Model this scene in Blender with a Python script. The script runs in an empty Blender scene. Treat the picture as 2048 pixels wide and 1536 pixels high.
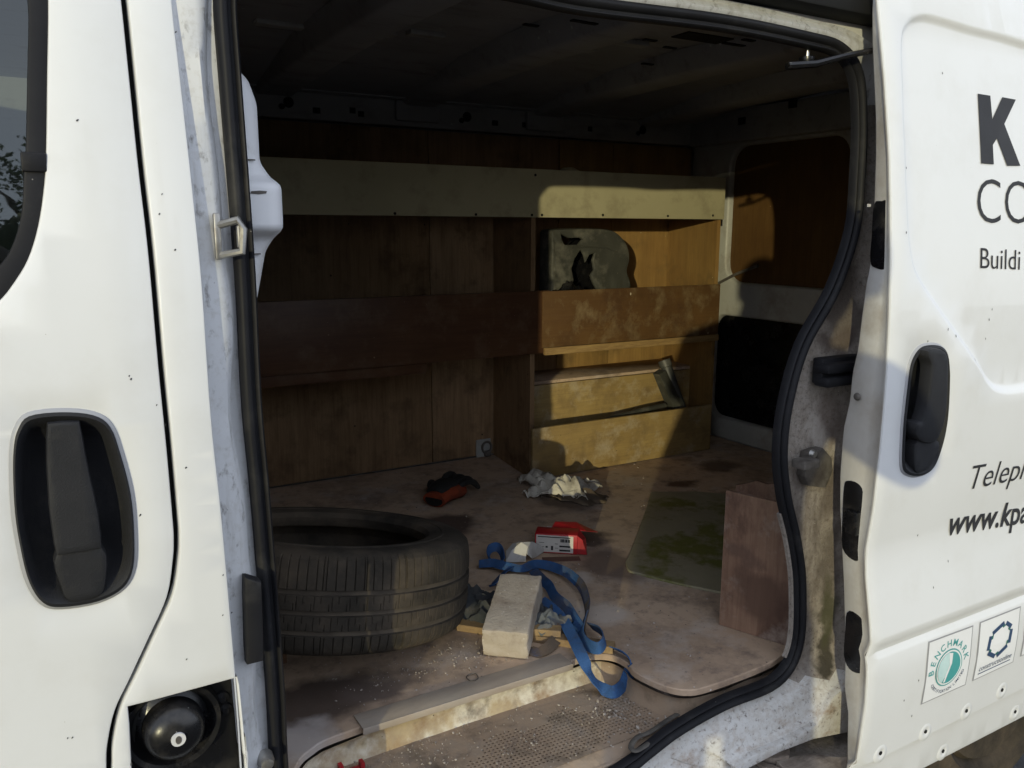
import bpy, bmesh, math, random
from mathutils import Vector, Matrix, Euler, noise
from mathutils.geometry import delaunay_2d_cdt
R = math.radians
random.seed(7)
scene = bpy.context.scene
col = scene.collection

# ------------------------------------------------------------------ camera
cam_data = bpy.data.cameras.new('camera')
cam = bpy.data.objects.new('camera', cam_data); col.objects.link(cam)
cam_data.sensor_fit = 'HORIZONTAL'
cam_data.angle = 2*math.atan(1024/1663.6)
cam_data.clip_start = 0.005; cam_data.clip_end = 2000
yaw, pitch, roll = R(30.37), R(10.584), R(0.194)
fwd = Vector((math.sin(yaw)*math.cos(pitch), math.cos(yaw)*math.cos(pitch), -math.sin(pitch)))
cam.rotation_euler = (fwd.to_track_quat('-Z', 'Y').to_matrix() @ Matrix.Rotation(roll, 3, 'Z')).to_euler()
cam.location = (0, -1.01, 1.46)
scene.camera = cam

# ------------------------------------------------------------------ light
SUN_AZ, SUN_EL = R(43.3), R(5.27)          # the sun stands low behind the photographer's left shoulder
to_sun = Vector((-math.sin(SUN_AZ)*math.cos(SUN_EL), -math.cos(SUN_AZ)*math.cos(SUN_EL), math.sin(SUN_EL)))
world = bpy.data.worlds.new('World'); scene.world = world; world.use_nodes = True
wn = world.node_tree.nodes; wn.clear()
sky = wn.new('ShaderNodeTexSky'); sky.sky_type = 'NISHITA'; sky.sun_disc = False
sky.sun_elevation = R(22); sky.sun_rotation = math.pi + SUN_AZ
sky.air_density = 1.0; sky.dust_density = 0.4; sky.ozone_density = 1.0
bg = wn.new('ShaderNodeBackground'); bg.inputs['Strength'].default_value = 0.15
wo = wn.new('ShaderNodeOutputWorld')
wl_ = world.node_tree.links
ctc = wn.new('ShaderNodeTexCoord'); cnz = wn.new('ShaderNodeTexNoise'); cnz.inputs['Scale'].default_value = 2.2; cnz.inputs['Detail'].default_value = 7
crp = wn.new('ShaderNodeMapRange'); crp.inputs[1].default_value = .3; crp.inputs[2].default_value = .7; crp.inputs[3].default_value = .78; crp.inputs[4].default_value = .96
cmx = wn.new('ShaderNodeMix'); cmx.data_type = 'RGBA'; cmx.inputs[7].default_value = (4.45, 4.85, 5.65, 1)      # even veil added to brighten the floor, not a known cloud
wl_.new(ctc.outputs['Generated'], cnz.inputs['Vector']); wl_.new(cnz.outputs['Fac'], crp.inputs[0]); wl_.new(crp.outputs[0], cmx.inputs[0])
wl_.new(sky.outputs[0], cmx.inputs[6]); wl_.new(cmx.outputs[2], bg.inputs[0]); world.node_tree.links.new(bg.outputs[0], wo.inputs[0])
sl = bpy.data.lights.new('sun', 'SUN'); sl.energy = 1.12; sl.angle = R(0.5); sl.color = (1.0, 0.91, 0.56)
so = bpy.data.objects.new('sun', sl); col.objects.link(so); so.location = (-6, -6, 6)
so.rotation_euler = to_sun.to_track_quat('Z', 'Y').to_euler()
scene.view_settings.view_transform = 'Standard'; scene.view_settings.look = 'None'
scene.view_settings.exposure = 0.92; scene.view_settings.gamma = 1.0
scene.render.engine = 'CYCLES'
scene.cycles.max_bounces = 8; scene.cycles.diffuse_bounces = 5

# ------------------------------------------------------------------ materials
MATS = {}
def mat(name, c1, c2=None, scale=6, stretch=(1,1,1), rough=.6, bump=.08, bscale=120, dirt=None, specks=None,
        metal=0, spec=.4, lo=.35, hi=.65, coat=0, grain=None, detail=6, rrange=.12, stains_and_shade=(), org=(0,0,0)):
    """noise-mixed base colour; dirt=(colour, amount, scale), specks=(colour, size, scale), grain=(colour, scale, stretch, amount)"""
    m = bpy.data.materials.new(name); m.use_nodes = True; MATS[name] = m
    nt = m.node_tree; N = nt.nodes; L = nt.links
    p = N['Principled BSDF']
    tc = N.new('ShaderNodeTexCoord')
    def mapped(st):
        mp = N.new('ShaderNodeMapping'); mp.inputs['Scale'].default_value = st
        L.new(tc.outputs['Object'], mp.inputs['Vector']); return mp.outputs[0]
    def nz(sc, st=(1,1,1), det=detail, ro=.6):
        n = N.new('ShaderNodeTexNoise'); n.inputs['Scale'].default_value = sc; n.inputs['Detail'].default_value = det
        n.inputs['Roughness'].default_value = ro; L.new(mapped(st), n.inputs['Vector']); return n.outputs['Fac']
    def ramp(f, a, b, ca=(0,0,0), cb=(1,1,1)):
        r = N.new('ShaderNodeValToRGB'); e = r.color_ramp.elements
        e[0].position = a; e[1].position = b; e[0].color = (*ca, 1); e[1].color = (*cb, 1)
        L.new(f, r.inputs[0]); return r.outputs[0]
    def mix(f, a, b):
        x = N.new('ShaderNodeMix'); x.data_type = 'RGBA'; x.clamp_factor = True
        if hasattr(f, 'is_linked'): L.new(f, x.inputs[0])
        else: x.inputs[0].default_value = f
        if hasattr(a, 'is_linked'): L.new(a, x.inputs[6])
        else: x.inputs[6].default_value = (*a, 1)
        if hasattr(b, 'is_linked'): L.new(b, x.inputs[7])
        else: x.inputs[7].default_value = (*b, 1)
        return x.outputs[2]
    def mul(f, k):
        x = N.new('ShaderNodeMath'); x.operation = 'MULTIPLY'; L.new(f, x.inputs[0]); x.inputs[1].default_value = k; return x.outputs[0]
    c2 = c2 or c1
    base = ramp(nz(scale, stretch), lo, hi, c1, c2)
    if grain:
        for k1, k2, a_, b_ in ((1, 1, .38, .72), (6, .9, .45, .70), (22, .55, .50, .68)):
            st_ = tuple(q*k1 if q > 2 else q*min(k1, 2.5) for q in grain[2])
            g = ramp(nz(grain[1], st_, 8, .65), a_, b_)
            base = mix(mul(g, grain[3]*k2), base, grain[0])
    for d in (dirt if isinstance(dirt, list) else [dirt] if dirt else []):
        f = ramp(nz(d[2], d[4] if len(d) > 4 else (1,1,1), 9, .68), .52 - d[1]*.3, d[3] if len(d) > 3 else .72)
        base = mix(f, base, d[0])
    for s in (specks if isinstance(specks, list) else [specks] if specks else []):
        v = N.new('ShaderNodeTexVoronoi'); v.inputs['Scale'].default_value = s[2]; L.new(mapped(s[3] if len(s) > 3 else (1,1,1)), v.inputs['Vector'])
        f = ramp(v.outputs['Distance'], s[1]*.6, s[1], (1,1,1), (0,0,0))
        w = N.new('ShaderNodeSeparateColor'); L.new(v.outputs['Color'], w.inputs[0])
        gate = ramp(w.outputs[0], .55, .62)
        mm = N.new('ShaderNodeMath'); mm.operation = 'MULTIPLY'; L.new(f, mm.inputs[0]); L.new(gate, mm.inputs[1])
        base = mix(mm.outputs[0], base, s[0])
    for (sx, sy, sz, rx_, ry_, c_, k_) in stains_and_shade:
        dn = N.new('ShaderNodeTexNoise'); dn.inputs['Scale'].default_value = 9; dn.inputs['Detail'].default_value = 6; L.new(tc.outputs['Object'], dn.inputs['Vector'])
        ad = N.new('ShaderNodeVectorMath'); ad.operation = 'MULTIPLY_ADD'; L.new(dn.outputs['Color'], ad.inputs[0]); ad.inputs[1].default_value = (.16,.16,.16); L.new(tc.outputs['Object'], ad.inputs[2])
        mp = N.new('ShaderNodeMapping'); mp.vector_type = 'TEXTURE'; mp.inputs['Location'].default_value = (sx-org[0]+.08, sy-org[1]+.08, sz-org[2]+.08); mp.inputs['Scale'].default_value = (rx_, ry_, max(rx_, ry_)*3 if sz < .6 else ry_)
        L.new(ad.outputs[0], mp.inputs[0])
        ln = N.new('ShaderNodeVectorMath'); ln.operation = 'LENGTH'; L.new(mp.outputs[0], ln.inputs[0])
        base = mix(mul(ramp(ln.outputs['Value'], .55, 1.15, (1,1,1), (0,0,0)), k_), base, c_)
    L.new(base, p.inputs['Base Color'])
    rr = N.new('ShaderNodeMapRange'); rr.inputs[3].default_value = max(.03, rough - rrange); rr.inputs[4].default_value = min(1, rough + rrange)
    L.new(nz(14, (1,1,1)), rr.inputs[0]); L.new(rr.outputs[0], p.inputs['Roughness'])
    p.inputs['Metallic'].default_value = metal
    p.inputs['Specular IOR Level'].default_value = spec
    p.inputs['Coat Weight'].default_value = coat
    if bump:
        b = N.new('ShaderNodeBump'); b.inputs['Strength'].default_value = bump; b.inputs['Distance'].default_value = .004
        L.new(nz(bscale, stretch if max(stretch) > 3 else (1,1,1)), b.inputs['Height']); L.new(b.outputs[0], p.inputs['Normal'])
    return m

WHITE = (.66, .66, .655)
mat('paint', WHITE, (.63, .63, .62), 3, rough=.4, bump=.012, bscale=30, spec=.45, coat=.45,
    dirt=[((.59, .58, .555), .0, 6, .95)], specks=[((.40, .38, .35), .025, 40)])
mat('paint_jamb', (.54, .545, .552), (.50, .505, .512), 4, rough=.5, bump=.05, dirt=[((.40, .385, .36), .05, 90, .84), ((.33, .315, .29), -.04, 22, .80, (2, 1, .2)), ((.12, .105, .09), -.14, 70, .74, (1, 1, .5))],
    specks=((.1, .09, .08), .05, 60))
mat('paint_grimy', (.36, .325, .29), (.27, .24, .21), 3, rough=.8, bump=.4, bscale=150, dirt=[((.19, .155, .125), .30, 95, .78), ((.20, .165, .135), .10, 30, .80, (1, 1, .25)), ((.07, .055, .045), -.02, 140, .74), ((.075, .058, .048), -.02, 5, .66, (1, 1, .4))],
    specks=((.50, .46, .41), .09, 90), org=(1.0, .9, 0), stains_and_shade=[(*p, a_, b_, c_, k_) for p, a_, b_, c_, k_ in zip([(1.3763, 0.06, 1.3257), (1.354, 0.06, 1.2391), (1.3503, 0.06, 1.0997), (1.3849, 0.06, 0.9608), (1.393, 0.06, 0.7762), (1.3834, 0.06, 0.5766), (1.3095, 0.06, 1.0742), (1.3975, 0.06, 0.6639), (1.296, 0.06, 0.9949)], (.05,.06,.05,.035,.03,.05,.03,.025,.03), (.12,.05,.05,.08,.12,.02,.05,.1,.05), ((.07,.055,.045),(.08,.06,.05),(.13,.10,.085),(.09,.07,.058),(.08,.065,.055),(.035,.03,.02),(.50,.46,.42),(.06,.06,.03),(.10,.08,.07)), (.8,.85,.6,.75,.7,.9,.5,.8,.6))])
mat('paint_sill', (.54, .53, .51), (.47, .455, .43), 4, rough=.65, bump=.2, bscale=120, dirt=[((.36, .31, .26), .25, 80, .80), ((.27, .19, .13), -.02, 28, .74, (.6, 1, 1)), ((.09, .065, .05), -.10, 110, .72)], specks=((.08, .06, .05), .07, 70))
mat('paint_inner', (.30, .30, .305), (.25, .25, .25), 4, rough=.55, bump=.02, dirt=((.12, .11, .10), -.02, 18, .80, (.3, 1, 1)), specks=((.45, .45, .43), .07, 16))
mat('paint_pillar', (.74, .74, .75), (.68, .68, .69), 4, rough=.42, bump=.02, dirt=((.42, .39, .34), .0, 11, .8), specks=((.2, .16, .12), .05, 30))
mat('paint_door_edge', (.66, .65, .62), (.52, .49, .44), 5, rough=.5, bump=.05, dirt=[((.33, .27, .20), .22, 6, .78)], specks=((.1, .08, .06), .05, 40))
mat('paint_rear', (.36, .36, .34), (.31, .31, .29), 5, rough=.5, bump=.03, dirt=((.2, .18, .15), .12, 8, .75))
mat('rubber', (.010, .010, .012), (.015, .015, .017), 9, rough=.55, bump=.05, bscale=50, spec=.16, dirt=((.05, .048, .045), -.1, 10, .85), specks=((.2, .19, .18), .03, 35))
mat('rubber_dusty', (.03, .029, .028), (.075, .068, .06), 12, rough=.75, bump=.15, bscale=60, dirt=((.13, .115, .095), .25, 14, .72))
mat('plastic', (.012, .0122, .014), (.016, .016, .018), 20, rough=.62, bump=.25, bscale=600, spec=.28, dirt=((.04, .038, .036), -.1, 12, .85))
mat('gloss_black', (.006, .006, .007), rough=.28, bump=.05, specks=((.3, .29, .27), .05, 60), dirt=((.05, .045, .04), .0, 20, .85))
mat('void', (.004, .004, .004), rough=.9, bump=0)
mat('tyre', (.024, .021, .017), (.045, .038, .030), 9, rough=.9, bump=.35, bscale=140, spec=.15, dirt=[((.12, .092, .064), .16, 5, .78), ((.055, .045, .034), .1, 24, .78)])
mat('groove', (.085, .068, .05), (.05, .04, .03), 16, rough=.95, bump=.3)
mat('ply_dark', (.115, .062, .020), (.085, .044, .014), 4, rough=.6, bump=.05, spec=.2, grain=((.05, .024, .009), 3, (6, 6, .9), .45), specks=((.3, .2, .1), .05, 18))
mat('ply_lining', (.34, .22, .12), (.265, .17, .09), 4, rough=.6, bump=.05, spec=.3, grain=((.085, .043, .019), 3, (6, 6, .9), .45),
    dirt=((.06, .035, .02), .02, 7, .78), specks=((.03, .018, .01), .06, 14))
mat('ply_box', (.30, .185, .062), (.235, .135, .045), 4, rough=.55, bump=.05, spec=.3, grain=((.14, .078, .028), 3, (7, 7, .8), .5),
    dirt=((.11, .075, .035), .06, 6, .75), specks=((.40, .32, .2), .07, 22))
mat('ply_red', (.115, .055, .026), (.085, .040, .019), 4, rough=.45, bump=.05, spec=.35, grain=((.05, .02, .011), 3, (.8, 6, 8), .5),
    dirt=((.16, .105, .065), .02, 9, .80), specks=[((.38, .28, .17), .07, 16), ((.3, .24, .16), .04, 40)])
mat('ply_scuffed', (.13, .07, .025), (.09, .047, .018), 5, rough=.55, bump=.1, spec=.3, grain=((.075, .035, .014), 3, (.8, 6, 8), .4),
    dirt=[((.21, .155, .085), .10, 13, .76, (1.2, 1, 1)), ((.06, .03, .015), .02, 6, .78)], specks=((.5, .43, .32), .09, 26, (1, 1, .6)))
mat('ply_kick', (.36, .255, .10), (.28, .19, .072), 5, rough=.6, bump=.08, spec=.25, grain=((.17, .11, .05), 3, (.9, 6, 6), .4),
    dirt=[((.14, .095, .05), .10, 7, .74), ((.42, .36, .26), .03, 12, .8)], specks=((.08, .05, .025), .05, 24))
mat('ply_edge', (.34, .22, .085), (.23, .14, .055), 20, (1, 1, 9), rough=.7, bump=.1)
mat('ply_offcut', (.27, .17, .115), (.21, .125, .08), 4, rough=.65, bump=.08, spec=.25, grain=((.10, .05, .035), 3, (6, 6, .8), .5),
    dirt=[((.09, .05, .036), .10, 7, .62, (1, 1, .5)), ((.34, .28, .235), .0, 9, .76)], specks=((.36, .3, .25), .05, 30), org=(1.3215, .181, .5815), stains_and_shade=[(1.32,.18,.665,.2,.075,(.085,.048,.034),.75), (1.30,.21,.76,.03,.035,(.10,.06,.045),.6)])
mat('fascia', (.43, .39, .25), (.39, .355, .225), 4, rough=.5, bump=.03, spec=.3, dirt=((.2, .17, .11), .0, 9, .85))
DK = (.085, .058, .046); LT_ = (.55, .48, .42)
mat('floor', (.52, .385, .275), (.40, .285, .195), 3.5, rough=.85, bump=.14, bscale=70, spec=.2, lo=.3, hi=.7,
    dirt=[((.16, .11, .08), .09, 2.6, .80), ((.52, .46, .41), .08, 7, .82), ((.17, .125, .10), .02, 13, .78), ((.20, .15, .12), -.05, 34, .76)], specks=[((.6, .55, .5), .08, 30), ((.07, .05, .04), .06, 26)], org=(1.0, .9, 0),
    stains_and_shade=[(*xyz, rx_, ry_, c_, k_) for xyz, rx_, ry_, c_, k_ in zip([(1.0413, 1.1491, 0.58), (1.7823, 0.9962, 0.58), (2.1999, 1.196, 0.58), (1.3479, 0.8541, 0.58), (0.4158, 0.4157, 0.58), (1.2888, 0.6567, 0.58), (1.3416, 0.2956, 0.58), (1.4666, 1.1768, 0.58), (0.8095, 0.5817, 0.58), (1.1584, 0.6207, 0.58), (1.1041, 0.4413, 0.58), (0.3317, 0.3194, 0.58), (1.9372, 1.0961, 0.58), (0.5304, 0.4, 0.58), (0.7244, 0.2879, 0.58)],  # wide dark patch before the tyre paints the shade under it into the floor
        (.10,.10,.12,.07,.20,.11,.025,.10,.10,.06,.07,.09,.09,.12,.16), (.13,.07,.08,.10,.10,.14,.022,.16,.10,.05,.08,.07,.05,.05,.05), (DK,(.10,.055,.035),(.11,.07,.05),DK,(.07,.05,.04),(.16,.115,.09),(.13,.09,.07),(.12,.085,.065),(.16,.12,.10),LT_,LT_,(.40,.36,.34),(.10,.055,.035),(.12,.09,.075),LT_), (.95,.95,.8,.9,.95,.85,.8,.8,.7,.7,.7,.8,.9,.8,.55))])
mat('floor_metal', (.24, .195, .165), (.13, .10, .083), 6, rough=.85, bump=.2, bscale=60, dirt=[((.30, .255, .21), .2, 9, .78), ((.06, .045, .035), .1, 14, .75)], specks=((.4, .35, .3), .12, 45))
mat('tread', (.33, .245, .17), (.25, .18, .125), 8, rough=.9, bump=.3, bscale=80, dirt=[((.26, .22, .18), .18, 10, .78), ((.05, .04, .03), .05, 12, .78)], specks=((.42, .38, .32), .12, 60))
mat('tread_pit', (.045, .036, .03), (.08, .065, .052), 20, rough=.95, bump=.1)
mat('riser', (.42, .33, .20), (.62, .57, .46), 11, rough=.65, bump=.25, bscale=50, lo=.42, hi=.56, dirt=[((.24, .14, .06), .18, 15, .70), ((.30, .235, .165), .22, 20, .72), ((.035, .025, .018), -.08, 16, .78)], specks=((.06, .04, .03), .07, 40))
mat('strip', (.42, .35, .28), (.33, .27, .215), 9, (1, 3, 3), rough=.6, bump=.1, metal=.15, dirt=((.33, .30, .26), .15, 12, .8))
mat('green_board', (.25, .225, .15), (.20, .18, .12), 5, rough=.5, bump=.08, spec=.35, dirt=[((.12, .125, .032), .12, 4.0, .56), ((.26, .23, .18), .0, 12, .8)])
mat('concrete', (.43, .375, .31), (.36, .31, .255), 9, rough=.9, bump=.5, bscale=140, spec=.15, dirt=((.20, .155, .12), .02, 16, .78), specks=[((.50, .45, .39), .2, 90), ((.2, .16, .13), .14, 70)])
mat('webbing', (.045, .11, .26), (.03, .08, .19), 14, rough=.85, bump=.6, bscale=500, spec=.15, dirt=[((.12, .10, .085), .04, 9, .74), ((.05, .06, .09), .05, 40, .8)])
mat('webbing_dirty', (.11, .08, .06), (.06, .05, .045), 12, rough=.85, bump=.4, bscale=400, dirt=[((.03, .07, .19), .0, 8, .72)])
mat('dark_cloth', (.022, .026, .03), (.06, .062, .062), 14, rough=.9, bump=.4, bscale=90, dirt=((.12, .10, .085), .12, 12, .76))
mat('grey_cloth', (.12, .13, .135), (.07, .075, .08), 14, rough=.85, bump=.3, bscale=90, dirt=((.2, .17, .14), .15, 12, .78))
mat('red_print', (.42, .016, .022), (.30, .010, .016), 10, rough=.4, bump=.05, dirt=((.2, .03, .03), .05, 12, .8))
mat('label', (.52, .49, .45), (.44, .42, .39), 10, rough=.55, bump=.02)
mat('print_black', (.02, .02, .022), rough=.6, bump=0)
mat('brown_card', (.14, .075, .05), (.11, .055, .04), 10, rough=.8, bump=.1)
mat('mask_white', (.47, .455, .43), (.40, .385, .37), 10, rough=.7, bump=.05, dirt=((.30, .26, .22), .05, 14, .8))
mat('paper', (.60, .565, .49), (.46, .43, .37), 10, rough=.75, bump=.15, bscale=60, dirt=((.13, .10, .075), .10, 14, .74))
mat('paper_dirty', (.12, .09, .06), (.07, .05, .035), 14, rough=.85, bump=.2)
mat('glove_orange', (.26, .042, .012), (.19, .03, .01), 16, rough=.8, bump=.4, bscale=300, dirt=((.07, .025, .015), .1, 20, .75))
mat('glove_black', (.012, .012, .012), (.022, .022, .021), 16, rough=.7, bump=.4, bscale=250)
mat('grey_wood', (.55, .48, .41), (.42, .36, .30), 8, rough=.85, bump=.2, grain=((.17, .13, .10), 4, (2, 9, 9), .5), dirt=((.12, .09, .07), .05, 14, .76))
mat('timber', (.34, .235, .115), (.25, .165, .08), 6, rough=.75, bump=.1, grain=((.16, .10, .05), 4, (1, 9, 9), .5), dirt=((.15, .11, .08), .1, 14, .75))
mat('case_grey', (.056, .056, .047), (.040, .040, .034), 9, rough=.6, bump=.1, dirt=((.18, .17, .14), .05, 12, .78), specks=((.3, .29, .25), .06, 40))
mat('pipe_grey', (.055, .057, .055), (.04, .041, .04), 9, rough=.5, bump=.05, dirt=((.16, .14, .11), .0, 12, .8))
mat('cap_disc', (.62, .61, .6), (.5, .49, .48), 60, rough=.45, bump=.05)
mat('steel', (.42, .41, .39), (.30, .29, .27), 14, rough=.42, bump=.05, metal=.85, dirt=((.10, .07, .05), .1, 18, .76))
mat('steel_dirty', (.15, .135, .12), (.09, .08, .07), 20, rough=.65, bump=.2, metal=.3, dirt=((.05, .04, .035), .15, 20, .74))
mat('chrome', (.55, .54, .52), rough=.3, bump=0, metal=1)
mat('vinyl', (.026, .026, .029), (.031, .031, .034), 8, rough=.6, bump=0, spec=.2)
mat('sticker', (.74, .74, .74), (.70, .70, .70), 5, rough=.4, bump=0)
mat('sticker_grey', (.30, .30, .31), rough=.4, bump=0)
mat('teal', (.055, .27, .27), (.075, .33, .32), 9, rough=.4, bump=0)
mat('teal_pale', (.52, .66, .65), (.42, .58, .57), 30, rough=.4, bump=0)
mat('navy', (.03, .055, .12), (.035, .07, .14), 12, rough=.4, bump=0)
mat('green_print', (.03, .14, .11), rough=.4, bump=0)
mat('asphalt', (.05, .05, .052), (.035, .035, .037), 20, rough=.9, bump=.5, bscale=200, dirt=((.08, .075, .07), .1, 6, .8), specks=((.12, .115, .11), .2, 90))
mat('stone', (.44, .39, .335), (.13, .10, .082), 70, rough=.9, bump=.1)
mat('foliage', (.045, .085, .02), (.075, .12, .032), 4, rough=.6, bump=0, spec=.3)
mat('foliage_dark', (.02, .04, .012), (.035, .062, .018), 4, rough=.6, bump=0, spec=.3)
mat('bark', (.07, .05, .035), (.045, .032, .022), 9, rough=.9, bump=.4, bscale=30)
mat('cloth_coat', (.03, .035, .05), (.024, .028, .04), 10, rough=.9, bump=.1)
mat('skin', (.45, .27, .19), (.41, .24, .17), 10, rough=.55, bump=.03)
mat('hair', (.03, .02, .014), (.045, .03, .02), 30, rough=.6, bump=.2)
mat('seat_cloth', (.02, .05, .05), (.03, .07, .065), 6, rough=.9, bump=.1)
# window glass: thin tinted pane, mirror-like at the surface
g = bpy.data.materials.new('window_glass'); g.use_nodes = True; MATS['window_glass'] = g
N = g.node_tree.nodes; N.clear()
o_ = N.new('ShaderNodeOutputMaterial'); mx = N.new('ShaderNodeMixShader'); tr = N.new('ShaderNodeBsdfTransparent'); gl = N.new('ShaderNodeBsdfGlossy')
lw = N.new('ShaderNodeFresnel'); lw.inputs[0].default_value = 1.75
tr.inputs[0].default_value = (.45, .52, .50, 1); gl.inputs['Roughness'].default_value = .015; gl.inputs[0].default_value = (.95, 1, .98, 1)
for a, b in ((lw.outputs[0], mx.inputs[0]), (tr.outputs[0], mx.inputs[1]), (gl.outputs[0], mx.inputs[2]), (mx.outputs[0], o_.inputs[0])): g.node_tree.links.new(a, b)

# ------------------------------------------------------------------ mesh helpers
ORG = {}
def link(o, parent=None):
    col.objects.link(o)
    if parent: o.parent = parent; ORG[o.name] = ORG[parent.name]
    return o
def tag(o, label=None, cat=None, group=None, kind=None):
    for k, v in (('label', label), ('category', cat), ('group', group), ('kind', kind)):
        if v: o[k] = v
    return o
def thing(name, loc, label, cat, group=None, rot=(0,0,0)):
    o = bpy.data.objects.new(name, None); o.location = loc; o.rotation_euler = rot; o.empty_display_size = .1
    col.objects.link(o); ORG[o.name] = Vector(loc) if rot == (0,0,0) else Vector((0,0,0))
    return tag(o, label, cat, group)
def mk(name, verts, faces, m, parent=None, smooth=40, loc=None, label=None):
    me = bpy.data.meshes.new(name)
    off = ORG[parent.name] if parent else Vector(loc) if loc is not None else Vector((0,0,0))
    me.from_pydata([tuple(Vector(v) - off) for v in verts], [], [tuple(f) for f in faces])
    for mm in (m if isinstance(m, (list, tuple)) else [m]): me.materials.append(MATS[mm])
    o = bpy.data.objects.new(name, me); link(o, parent)
    if not parent:
        o.location = off; ORG[o.name] = off
    bm = bmesh.new(); bm.from_mesh(me); bmesh.ops.remove_doubles(bm, verts=bm.verts, dist=1e-6)
    bmesh.ops.recalc_face_normals(bm, faces=bm.faces); bm.to_mesh(me); bm.free()
    if smooth:
        me.polygons.foreach_set('use_smooth', [True]*len(me.polygons)); me.set_sharp_from_angle(angle=R(smooth))
    if label: o['label'] = label
    return o
class MB:
    """collects shapes into one mesh"""
    def __init__(s): s.v = []; s.f = []; s.m = []
    def add(s, v, f, mi=0):
        k = len(s.v); s.v += [tuple(p) for p in v]; s.f += [tuple(i + k for i in q) for q in f]; s.m += [mi]*len(f); return s
    def box(s, a, b, M=None, mi=0, bevel=0):
        (x0, y0, z0), (x1, y1, z1) = a, b
        if bevel:
            bm = bmesh.new(); bmesh.ops.create_cube(bm, size=1)
            bmesh.ops.scale(bm, vec=(x1-x0, y1-y0, z1-z0), verts=bm.verts); bmesh.ops.translate(bm, vec=((x0+x1)/2, (y0+y1)/2, (z0+z1)/2), verts=bm.verts)
            bmesh.ops.bevel(bm, geom=list(bm.edges), offset=bevel, segments=2, profile=.5, affect='EDGES')
            bm.verts.ensure_lookup_table(); v = [w.co.copy() for w in bm.verts]; f = [[w.index for w in q.verts] for q in bm.faces]; bm.free()
        else:
            v = [(x, y, z) for z in (z0, z1) for x, y in ((x0, y0), (x1, y0), (x1, y1), (x0, y1))]
            f = [(0,3,2,1), (4,5,6,7), (0,1,5,4), (1,2,6,5), (2,3,7,6), (3,0,4,7)]
        if M: v = [M @ Vector(p) for p in v]
        return s.add(v, f, mi)
    def build(s, name, m, parent=None, smooth=40, loc=None, label=None):
        o = mk(name, s.v, s.f, m, parent, smooth, loc, label)
        if any(s.m) and len(o.data.polygons) == len(s.m): o.data.polygons.foreach_set('material_index', s.m)
        return o
def box(name, a, b, m, parent=None, bevel=.002, M=None, loc=None, label=None):
    return MB().box(a, b, M, 0, bevel).build(name, m, parent, 40, loc, label)
def cr(P, n=8, closed=False):
    """Catmull-Rom through points of any dimension"""
    P = [tuple(p) for p in P]; L = len(P); out = []
    for i in range(L if closed else L-1):
        g = lambda k: P[k % L] if closed else P[min(max(k, 0), L-1)]
        a, b, c, d = g(i-1), g(i), g(i+1), g(i+2)
        for j in range(n):
            t = j/n
            out.append(tuple(.5*((2*q) + (r-p)*t + (2*p-5*q+4*r-s)*t*t + (3*q-p-3*r+s)*t**3) for p, q, r, s in zip(a, b, c, d)))
    if not closed: out.append(P[-1])
    return out
def xz(L): return [(p[0], p[2]) for p in L]
def xy(L): return [(p[0], p[1]) for p in L]
def area(P): return .5*sum(P[i-1][0]*P[i][1] - P[i][0]*P[i-1][1] for i in range(len(P)))
def ccw(P): return list(P) if area(P) > 0 else list(P)[::-1]
def inside(p, P):
    x, y = p; c = False; j = len(P)-1
    for i in range(len(P)):
        if (P[i][1] > y) != (P[j][1] > y) and x < (P[j][0]-P[i][0])*(y-P[i][1])/(P[j][1]-P[i][1]) + P[i][0]: c = not c
        j = i
    return c
def normals(P, closed=True):
    """outward normals of a ccw loop"""
    n = len(P); out = []
    for i in range(n):
        a, b = P[(i-1) % n], P[(i+1) % n]
        if not closed and i == 0: a = P[0]
        if not closed and i == n-1: b = P[-1]
        dx, dy = b[0]-a[0], b[1]-a[1]; l = math.hypot(dx, dy) or 1
        out.append((dy/l, -dx/l))
    return out
def offset(P, d):
    P = ccw(P); return [(p[0]+n[0]*d, p[1]+n[1]*d) for p, n in zip(P, normals(P))]
def dense(P, step):
    out = []
    for i in range(len(P)):
        a, b = P[i], P[(i+1) % len(P)]; k = max(1, int(math.hypot(b[0]-a[0], b[1]-a[1])/step))
        out += [(a[0]+(b[0]-a[0])*j/k, a[1]+(b[1]-a[1])*j/k) for j in range(k)]
    return out
def roundrect(x0, z0, x1, z1, r, n=6):
    out = []
    for cx, cz, a in ((x1-r, z1-r, 0), (x0+r, z1-r, 90), (x0+r, z0+r, 180), (x1-r, z0+r, 270)):
        out += [(cx+r*math.cos(R(a+90*k/n)), cz+r*math.sin(R(a+90*k/n))) for k in range(n+1)]
    return out
def tri(outline, holes=(), step=.05, extra=(), xs=None, zs=None):
    """triangulate a 2-D region with interior points"""
    outline = ccw(outline); V = []; E = []
    for loop in [outline] + [list(h) for h in holes] + [list(e) for e in extra]:
        k = len(V); V += loop; E += [(k+i, k+(i+1) % len(loop)) for i in range(len(loop))]
    bx0 = min(p[0] for p in outline); bx1 = max(p[0] for p in outline); bz0 = min(p[1] for p in outline); bz1 = max(p[1] for p in outline)
    if step or xs:
        X = xs or [bx0+step*(i+.5) for i in range(int((bx1-bx0)/step)+1)]
        Z = zs or [bz0+step*(i+.5) for i in range(int((bz1-bz0)/step)+1)]
        for x in X:
            for z in Z:
                if inside((x, z), outline) and not any(inside((x, z), h) for h in holes): V.append((x, z))
    r = delaunay_2d_cdt([Vector(v) for v in V], E, [], 0, 1e-6)
    pts = [tuple(v) for v in r[0]]; F = []
    for f in r[2]:
        c = (sum(pts[i][0] for i in f)/3, sum(pts[i][1] for i in f)/3)
        if inside(c, outline) and not any(inside(c, h) for h in holes): F.append(tuple(f))
    return pts, F
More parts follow.
